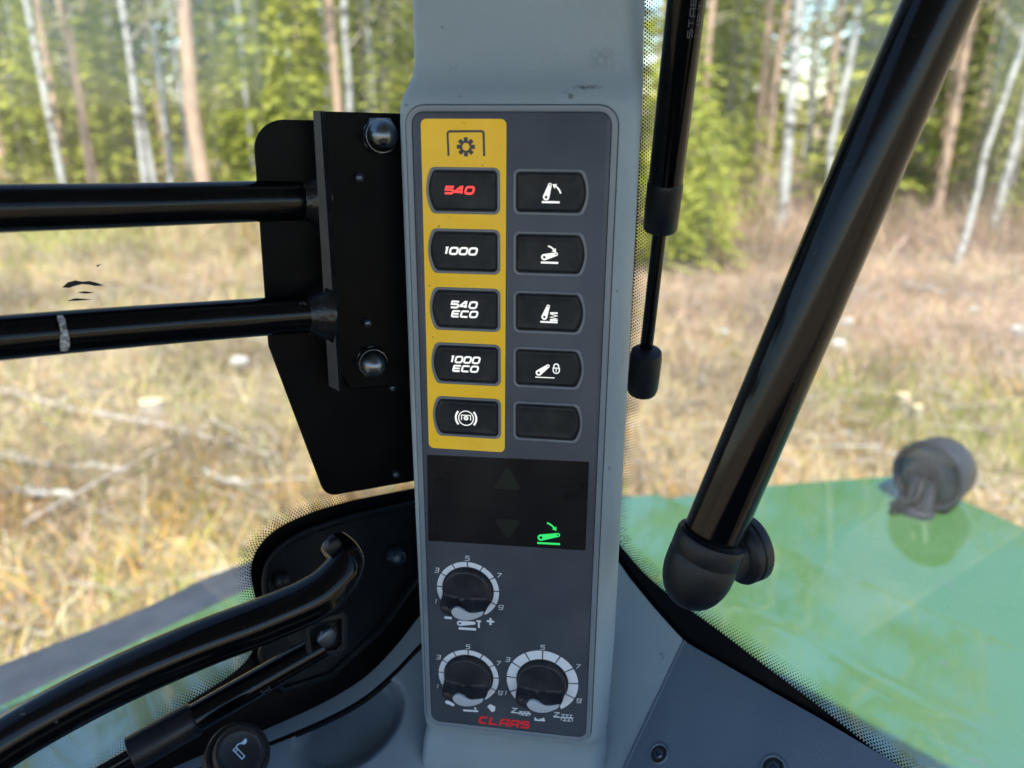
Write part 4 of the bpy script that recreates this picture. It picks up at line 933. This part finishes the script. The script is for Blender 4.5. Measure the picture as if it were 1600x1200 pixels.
# fallen twigs: nobody could count them
def twigs(n, seed):
    r_ = np.random.default_rng(seed); y = 3+17*r_.random(n)**.8; x = (r_.random(n)*2-1)*(y*.75+1.5); z = gz(x, y)+.03+.12*r_.random(n); ln_ = .25+.9*r_.random(n)**2; th = r_.random(n)*3.14; wd = .004+.010*r_.random(n)**2; tl = r_.normal(0, .22, n)
    d = np.c_[np.cos(th)*np.cos(tl), np.sin(th)*np.cos(tl), np.sin(tl)]; s_ = np.c_[-np.sin(th), np.cos(th), 0*th]; u_ = np.cross(d, s_); c = np.c_[x, y, z]; V = []
    for e, f_ in ((-.5, 1), (.5, .45)):
        for q in range(3):
            an = q*2.094; V.append(c+d*(ln_*e)[:, None]+(s_*math.cos(an)+u_*math.sin(an))*(wd*f_)[:, None])
    V = np.stack(V, 1).reshape(-1, 3); i0 = np.arange(n)*6
    Fq = np.vstack([np.c_[i0+a_, i0+b_, i0+b_+3, i0+a_+3] for a_, b_ in ((0, 1), (1, 2), (2, 0))])
    base_ = np.array([[.34, .27, .22], [.46, .40, .35], [.26, .19, .14], [.58, .53, .47]])[r_.integers(0, 4, n)]
    tag(npmesh('twigs', V, Fq, 'grass', np.repeat(base_, 6, 0)), 'scattered dead twigs lying in the grass', 'twigs', None, 'stuff')
twigs(9000, 9)

# fallen logs and stones
def gpt(px, py): p = on(px, py, np.array([0, 0, .0]), np.array([0, 0, 1.0])); return p[0], p[1]
def log(p0, p1, r, m, label, cat='log', group=None, lift=.06):
    (x0, y0), (x1, y1) = gpt(*p0), gpt(*p1); a_ = np.array([x0, y0, float(gz(x0, y0))+lift]); b_ = np.array([x1, y1, float(gz(x1, y1))+lift]); o = empty('fallen_log', tuple(a_), 0, label, cat, group)
    n = 9; pts = [lerp(a_, b_, t)+np.array([random.uniform(-.02, .02), random.uniform(-.02, .02), random.uniform(-.015, .02)]) for t in np.linspace(0, 1, n)]
    MB().tube([rel(o, p) for p in pts], list(np.linspace(r, r*.62, n)), 12).build('stem', m, o, 60)
    for k in ((3, 6) if r > .03 and m == 'greybark' else ()):
        d = np.array([random.uniform(-1, 1), random.uniform(-1, 1), random.uniform(.3, 1)]); d = d/np.linalg.norm(d)*random.uniform(.12, .3)
        MB().tube([rel(o, pts[k]), rel(o, pts[k]+d)], [r*.3, r*.12], 6).build('branch_stub', m, o, 60)
log((-30, 622), (430, 736), .032, 'greybark', 'long thin pale fallen trunk lying diagonally in the grass', lift=.13)
log((8, 728), (78, 747), .035, 'birch', 'short crooked white birch log on the grass beside the long pale stick')
log((95, 752), (228, 752), .025, 'birch', 'thin white birch stick between the longer fallen stems')
log((20, 788), (115, 794), .035, 'birch', 'small white birch log deepest in the near grass')
log((318, 757), (392, 775), .03, 'birch', 'white birch log lying close beside the black bracket')
log((40, 850), (330, 690), .022, 'greybark', 'thin grey stick crossing the green grass patch', lift=.10)
log((1418, 447), (1478, 462), .05, 'birch', 'pale log at the foot of the leaning birches')
log((1180, 470), (1330, 450), .03, 'greybark', 'thin grey stick in the brown brush')
def rock(px, py, r, m, label, cat, name):
    x, y = gpt(px, py); o = empty(name, (x, y, float(gz(x, y))), 0, label, cat); bm = bmesh.new(); bmesh.ops.create_icosphere(bm, subdivisions=2, radius=r)
    for v in bm.verts: v.co *= 1+random.uniform(-.18, .18); v.co.z = v.co.z*.75+r*.35+.10
    me = bpy.data.meshes.new('body'); bm.to_mesh(me); bm.free(); me.materials.append(M[m]); q = bpy.data.objects.new('body', me); COL.objects.link(q); q.parent = o
for px, py, r, lb in ((1126, 535, .085, 'small pale stone in brown brush beyond the gas strut'), (1306, 552, .10, 'larger white stone beside the diagonal tube'), (1322, 515, .085, 'white stone just behind the larger one'), (1588, 525, .09, 'pale stone among the rust coloured brush'), (1522, 486, .08, 'small grey-white stone below the leaning birches'), (376, 582, .09, 'white stone in the grass beside the black bracket edge')):
    rock(px, py, r, 'stone', lb, 'stone', 'stone')
def stump(px, py, r, h, label):
    x, y = gpt(px, py); o = empty('tree_stump', (x, y, float(gz(x, y))), 0, label, 'stump')
    ring = lambda f_, z: [(r*f_*(1+.08*math.sin(3*t)+.05*math.sin(5*t+1))*math.cos(t), r*f_*(1+.08*math.sin(3*t))*math.sin(t), z) for t in np.arange(18)*2*math.pi/18]
    MB().loops([ring(1.4, -.03), ring(1.1, .07), ring(1, h)], False, False).build('bark', 'greybark', o, 50); MB().loops([ring(.99, h), ring(.5, h+.006)], False, True).build('cut_face', 'cutwood', o, 0)
stump(1430, 655, .055, .13, 'cut stump with pale yellow top near the work light'); stump(1408, 640, .06, .16, 'small cut stump beside the pale yellow one'); stump(240, 668, .10, .2, 'cut stump in the grass near the long pale stick')

# ---- trees
def trunk_mesh(h, r, m, sides=10, segs=22, bend=.12, seed=0):
    r_ = np.random.default_rng(seed); px_ = np.cumsum(r_.normal(0, bend/segs*3, segs+1)); py_ = np.cumsum(r_.normal(0, bend/segs*3, segs+1)); t = np.linspace(0, 1, segs+1)
    rad = r*(1-.80*t)*(1+.35*np.exp(-t*h/.35)); V = []
    for i in range(segs+1):
        a_ = np.arange(sides)*2*math.pi/sides; V.append(np.c_[px_[i]*h/10+rad[i]*np.cos(a_), py_[i]*h/10+rad[i]*np.sin(a_), np.full(sides, t[i]*h-.15)])
    V = np.vstack(V); Fq = [(i*sides+j, i*sides+(j+1) % sides, (i+1)*sides+(j+1) % sides, (i+1)*sides+j) for i in range(segs) for j in range(sides)]
    me = bpy.data.meshes.new('trunk'); me.from_pydata(V.tolist(), [], Fq); me.shade_smooth(); me.materials.append(M[m]); return me, np.c_[px_*h/10, py_*h/10, t*h]
def quads(C, D, Wd, ln_, wd):
    D = D/np.linalg.norm(D, axis=1)[:, None]; S_ = np.cross(D, Wd); S_ /= np.linalg.norm(S_, axis=1)[:, None]+1e-9
    a_ = C-S_*(wd*.35)[:, None]; b_ = C+S_*(wd*.35)[:, None]; m0 = C+D*(ln_*.55)[:, None]; c_ = m0+S_*(wd*.5)[:, None]; d_ = m0-S_*(wd*.5)[:, None]; e_ = C+D*ln_[:, None]
    V = np.stack([a_, b_, c_, e_, d_], 1).reshape(-1, 3); i0 = np.arange(len(C))*5; return V, np.c_[i0, i0+1, i0+2, i0+3, i0+4]
def me_np(name, V, Fa, m):
    o = npmesh(name, V, Fa, m); me = o.data; bpy.data.objects.remove(o); return me
def spruce_crown(h, rm, low, seed, m, dens=1.0):
    r_ = np.random.default_rng(seed); C, D, U_ = [], [], []
    z = low
    while z < h*.98:
        f_ = (z-low)/(h-low); ln0 = rm*(1-f_)**.85*(.75+.5*r_.random())+.12
        for k in range(int(6+3*r_.random())):
            a_ = r_.random()*6.283; ln1 = ln0*(.55+.6*r_.random()); nsp = max(3, int(ln1*9*dens))
            if r_.random() < .12: continue
            for q in range(nsp):
                t = (q+r_.random())/nsp; rr_ = .06+ln1*t; droop = -.32*t*t*ln1+.06*ln1*t
                p = np.array([math.cos(a_)*rr_, math.sin(a_)*rr_, z+droop+r_.normal(0, .03)]); sa = a_+r_.normal(0, .75); C.append(p); D.append([math.cos(sa), math.sin(sa), -.25+r_.normal(0, .22)]); U_.append([r_.normal(0, .35), r_.normal(0, .35), 1])
        z += (.20+.10*r_.random())*(1+.5*(h > 8))
    C, D, U_ = np.array(C), np.array(D), np.array(U_); n = len(C); return me_np('crown', *quads(C, D, U_, .16+.26*r_.random(n)*(1+.4*(h > 8)), .05+.09*r_.random(n)), m)
def clump_crown(cl, n, rad, lmin, lmax, wd, seed, m):
    r_ = np.random.default_rng(seed); C = []
    for c in cl: q = r_.normal(0, 1, (n, 3)); q /= np.linalg.norm(q, axis=1)[:, None]; C.append(np.array(c[:3])+q*(c[3]*r_.random(n)**.45)[:, None]*np.array([1, 1, .7]))
    C = np.vstack(C); D = r_.normal(0, 1, C.shape)+np.array([0, 0, .2]); U_ = r_.normal(0, 1, C.shape); k = len(C)
    return quads(C, D, U_, lmin+(lmax-lmin)*r_.random(k), wd*(.6+.8*r_.random(k)))
def proto(kind, seed):
    r_ = np.random.default_rng(seed+100)
    if kind == 'birch':
        h = 15+2*r_.random(); tm_, ax_ = trunk_mesh(h, .10, 'birch', bend=.17, seed=seed); cl = []; br_ = MB()
        for k in range(34):
            z = 2.0+(h-2.4)*r_.random()**.8; i = int(z/h*22); p = ax_[min(i, 21)]+np.array([0, 0, z-ax_[min(i, 21)][2]]); a_ = r_.random()*6.283; ln_ = (.7+1.6*r_.random())*(1-.5*z/h); el = .5+.5*r_.random()
            e = p+np.array([math.cos(a_)*ln_, math.sin(a_)*ln_, ln_*el]); mid = (p+e)/2+np.array([0, 0, .08]); br_.tube([p, mid, e], [.016*(1-z/h)+.008, .010, .004], 4, False)
            if z > 3.5: cl.append((*e, .55)); cl.append((*mid, .4))
        V, Fq = clump_crown(cl, 26, .5, .07, .16, .06, seed, 'birchleaf'); cr = me_np('crown', V, Fq, 'birchleaf'); bm_ = br_; lim = bpy.data.meshes.new('limbs'); lim.from_pydata(br_.v, [], br_.f); lim.materials.append(M['greybark']); return [('trunk', tm_), ('limbs', lim), ('crown', cr)]
    if kind == 'pine':
        h = 18+2*r_.random(); tm_, ax_ = trunk_mesh(h, .15, 'pine', bend=.14, seed=seed); cl = []; br_ = MB()
        for k in range(26):
            z = 9.0+(h-9.2)*r_.random() if k > 8 else 3+6*r_.random(); i = min(int(z/h*22), 21); p = ax_[i]+np.array([0, 0, z-ax_[i][2]]); a_ = r_.random()*6.283; ln_ = (1.0+1.4*r_.random())*(1.25-.8*max(0, z-9)/(h-9)) if k > 8 else .4+.6*r_.random()
            e = p+np.array([math.cos(a_)*ln_, math.sin(a_)*ln_, ln_*.25]); br_.tube([p, (p+e)/2, e], [.035, .022, .01], 4, False)
            if k > 8: cl.append((*e, .75)); cl.append((*((p+e)/2), .5))
        V, Fq = clump_crown(cl, 60, .6, .14, .30, .05, seed, 'pineleaf'); cr = me_np('crown', V, Fq, 'pineleaf'); lim = bpy.data.meshes.new('limbs'); lim.from_pydata(br_.v, [], br_.f); lim.materials.append(M['greybark']); return [('trunk', tm_), ('limbs', lim), ('crown', cr)]
    if kind == 'spruce':
        h = 12+3*r_.random(); tm_, _ = trunk_mesh(h, .11, 'greybark', bend=.05, seed=seed); return [('trunk', tm_), ('crown', spruce_crown(h, 1.9, .5, seed, 'spruce', .8))]
    if kind == 'young':
        h = 4.2+1.2*r_.random(); tm_, _ = trunk_mesh(h, .05, 'greybark', bend=.05, seed=seed); return [('trunk', tm_), ('crown', spruce_crown(h, 1.15, .15, seed, 'young', 1.3))]
PROTO = {k: [proto(k, s*10+i) for i in range(3)] for s, k in enumerate(('birch', 'pine', 'spruce', 'young'))}
TREES = []
def tree(kind, x, y, scale, rscale, label, group=None, lean=(0, 0), var=None, name=None):
    pr_ = PROTO[kind][random.randrange(3) if var is None else var]
    o = empty({'birch': 'birch_tree', 'pine': 'pine_tree', 'spruce': 'spruce_tree', 'young': 'young_spruce'}[kind] if name is None else name, (x, y, float(gz(x, y))), 0, label, 'tree', group)
    o.rotation_euler = (lean[1], lean[0], 0)
    rz_ = random.random()*6.283
    for nm, me in pr_:
        c = bpy.data.objects.new(nm, me); COL.objects.link(c); c.parent = o; c.rotation_euler = (0, 0, rz_)
        rs = rscale if nm == 'trunk' else scale
        c.scale = (rs, rs, scale)
    TREES.append((x, y)); return o
def tpx(kind, px, d, wpx, label, lean=(0, 0), group=None, sc_=1.0):
    x, y = ground_at(px, d); base_r = {'birch': .10, 'pine': .15, 'spruce': .11, 'young': .05}[kind]; r = wpx*.80*d/F/2*1.02/.86
    return tree(kind, x, y, sc_, r/base_r, label, group, lean)
BG, PG, SG, YG = 'white birches at the forest edge', 'pines at the forest edge', 'spruces in the forest', 'young bright spruces'
# (kind, px at horizon, distance, width px, lean, label)
named = [('birch', 78, 19, 12, (.02, 0), 'slim white birch standing beside the orange pine'), ('pine', 131, 21, 16, (.03, 0), 'slender orange pine standing between the slim birch and the twin birch'),
 ('birch', 209, 18.5, 11, (-.02, 0), 'thinner stem of the white twin birch'), ('birch', 224, 18.7, 13, (.03, 0), 'thicker stem of the white twin birch'),
 ('birch', 247, 21, 12, (.01, 0), 'white birch between the twin birch and the thick pale pine'), ('birch', 283, 22, 9, (.0, 0), 'thin grey-white birch beside the thick pale pine'),
 ('pine', 303, 18.5, 26, (.01, 0), 'thick pale pine trunk, the broadest in the forest edge'), ('pine', 526, 19.5, 16, (.0, 0), 'pinkish pine trunk standing above the domed nut'), ('birch', 551, 19, 13, (.01, 0), 'white birch next to the pinkish pine by the pillar'),
 ('pine', 1098, 21, 14, (-.03, 0), 'pale pine trunk half hidden by the gas strut'), ('pine', 1181, 25, 15, (-.02, 0), 'brown pine trunk in the group beyond the gas strut'), ('pine', 1203, 22, 15, (-.03, 0), 'orange pine trunk next to the bright birch'),
 ('birch', 1232, 18, 19, (-.02, 0), 'bright white birch between the gas strut and diagonal tube'), ('pine', 1287, 25, 14, (-.02, 0), 'brownish trunk behind the bright birch'), ('birch', 1308, 19, 14, (-.03, 0), 'knobbly grey birch between the bright birch and the diagonal tube'),
 ('pine', 1492, 20.5, 17, (-.06, 0), 'pinkish leaning pine trunk beyond the diagonal tube'), ('birch', 1580, 18.5, 14, (-.09, 0), 'white birch leaning sideways beyond the diagonal tube'), ('birch', 1534, 14.8, 11, (-.13, 0), 'low thin birch leaning strongly in front of the forest')]
for kd, px, d, wp, ln_, lb_ in named: tpx(kd, px, d, wp, lb_, (-ln_[0], 0))
for px, d, s_ in ((1048, 14.2, .52), (1120, 14.8, .50), (1085, 17.5, .8), (1062, 15.6, .60), (1112, 16.6, .66), (1010, 17, .75), (1150, 19, .55), (1190, 20.5, .6), (1085, 20, 1.0)): tpx('young', px, d, 5, 'bright yellow-green young spruce beyond the gas strut', group='bright young spruces beyond the gas strut', sc_=s_)
for px, d, s_ in ((405, 20, 1.15), (455, 19.5, .9), (600, 20, .8), (360, 23, .9), (170, 23, 1.0), (485, 22, 1.3), (330, 21, .6), (20, 22, 1.1), (265, 23.5, 1.0), (100, 24, .9), (435, 24, 1.5)): tpx('young', px, d, 5, 'yellow-green young spruce among the trunks beyond the guard bars', group='young spruces beyond the guard bars', sc_=s_)
for px, d, s_ in ((1550, 22, .8), (1600, 20, .75), (1660, 22, .9), (1450, 24, .7), (1400, 23, .6), (1350, 25, .7)): tpx('spruce', px, d, 12, 'dense green spruce beyond the diagonal tube', group='green spruces beyond the diagonal tube', sc_=s_)
# the forest behind
cnt = {'birch': 0, 'pine': 0, 'spruce': 0, 'young': 0}
LB = {'birch': 'slim birch standing deep among the forest trunks', 'pine': 'pine standing deep among the forest trunks', 'spruce': 'dark spruce filling the forest behind the edge trees', 'young': 'light green spruce sapling growing between the forest trunks'}
GR = {'birch': 'birches deep in the forest', 'pine': 'pines deep in the forest', 'spruce': 'spruces filling the forest', 'young': 'light green saplings in the forest'}
tries = 0
while sum(cnt.values()) < 200 and tries < 6000:
    tries += 1; d = 21.5+26*random.random()**1.2; px = random.uniform(-500, 2100); x, y = ground_at(px, d)
    if any((x-a_)**2+(y-b_)**2 < .9 for a_, b_ in TREES): continue
    kd = random.choices(('birch', 'pine', 'spruce', 'young'), (.27, .21, .30, .22))[0]
    if kd == 'spruce' and d < 24: continue
    tree(kd, x, y, random.uniform(.75, 1.05)*(1.7 if kd == 'young' else 1), random.uniform(.6, 1.0), LB[kd], GR[kd], (random.gauss(0, .02), random.gauss(0, .02))); cnt[kd] += 1
# far-off wood that reads as one mass
def far_wood():
    r_ = np.random.default_rng(77); Vs, Fs = [], []; k = 0
    me0 = [PROTO['spruce'][i][1][1] for i in range(3)]
    src = []
    for me in me0:
        v = np.zeros(len(me.vertices)*3, np.float32); me.vertices.foreach_get('co', v); src.append(v.reshape(-1, 3)[:(len(v)//15)*5].reshape(-1, 5, 3))
    for i in range(110):
        s_ = src[r_.integers(3)]; s_ = s_[r_.permutation(len(s_))[:1500]]; d = 48+18*r_.random(); px = r_.uniform(-700, 2300); x, y = ground_at(px, d); c = s_.mean(1, keepdims=True)
        q = (c+(s_-c)*2.6)*np.array([1.25, 1.25, 1.1])+np.array([x, y, 0]); Vs.append(q.reshape(-1, 3)); n = len(s_); Fs.append(np.arange(n*5).reshape(n, 5)+k); k += n*5
    o = npmesh('distant_forest', np.vstack(Vs), np.vstack(Fs), 'spruce'); tag(o, 'distant dark conifer forest closing the view behind the trunks', 'forest', None, 'stuff')
far_wood()
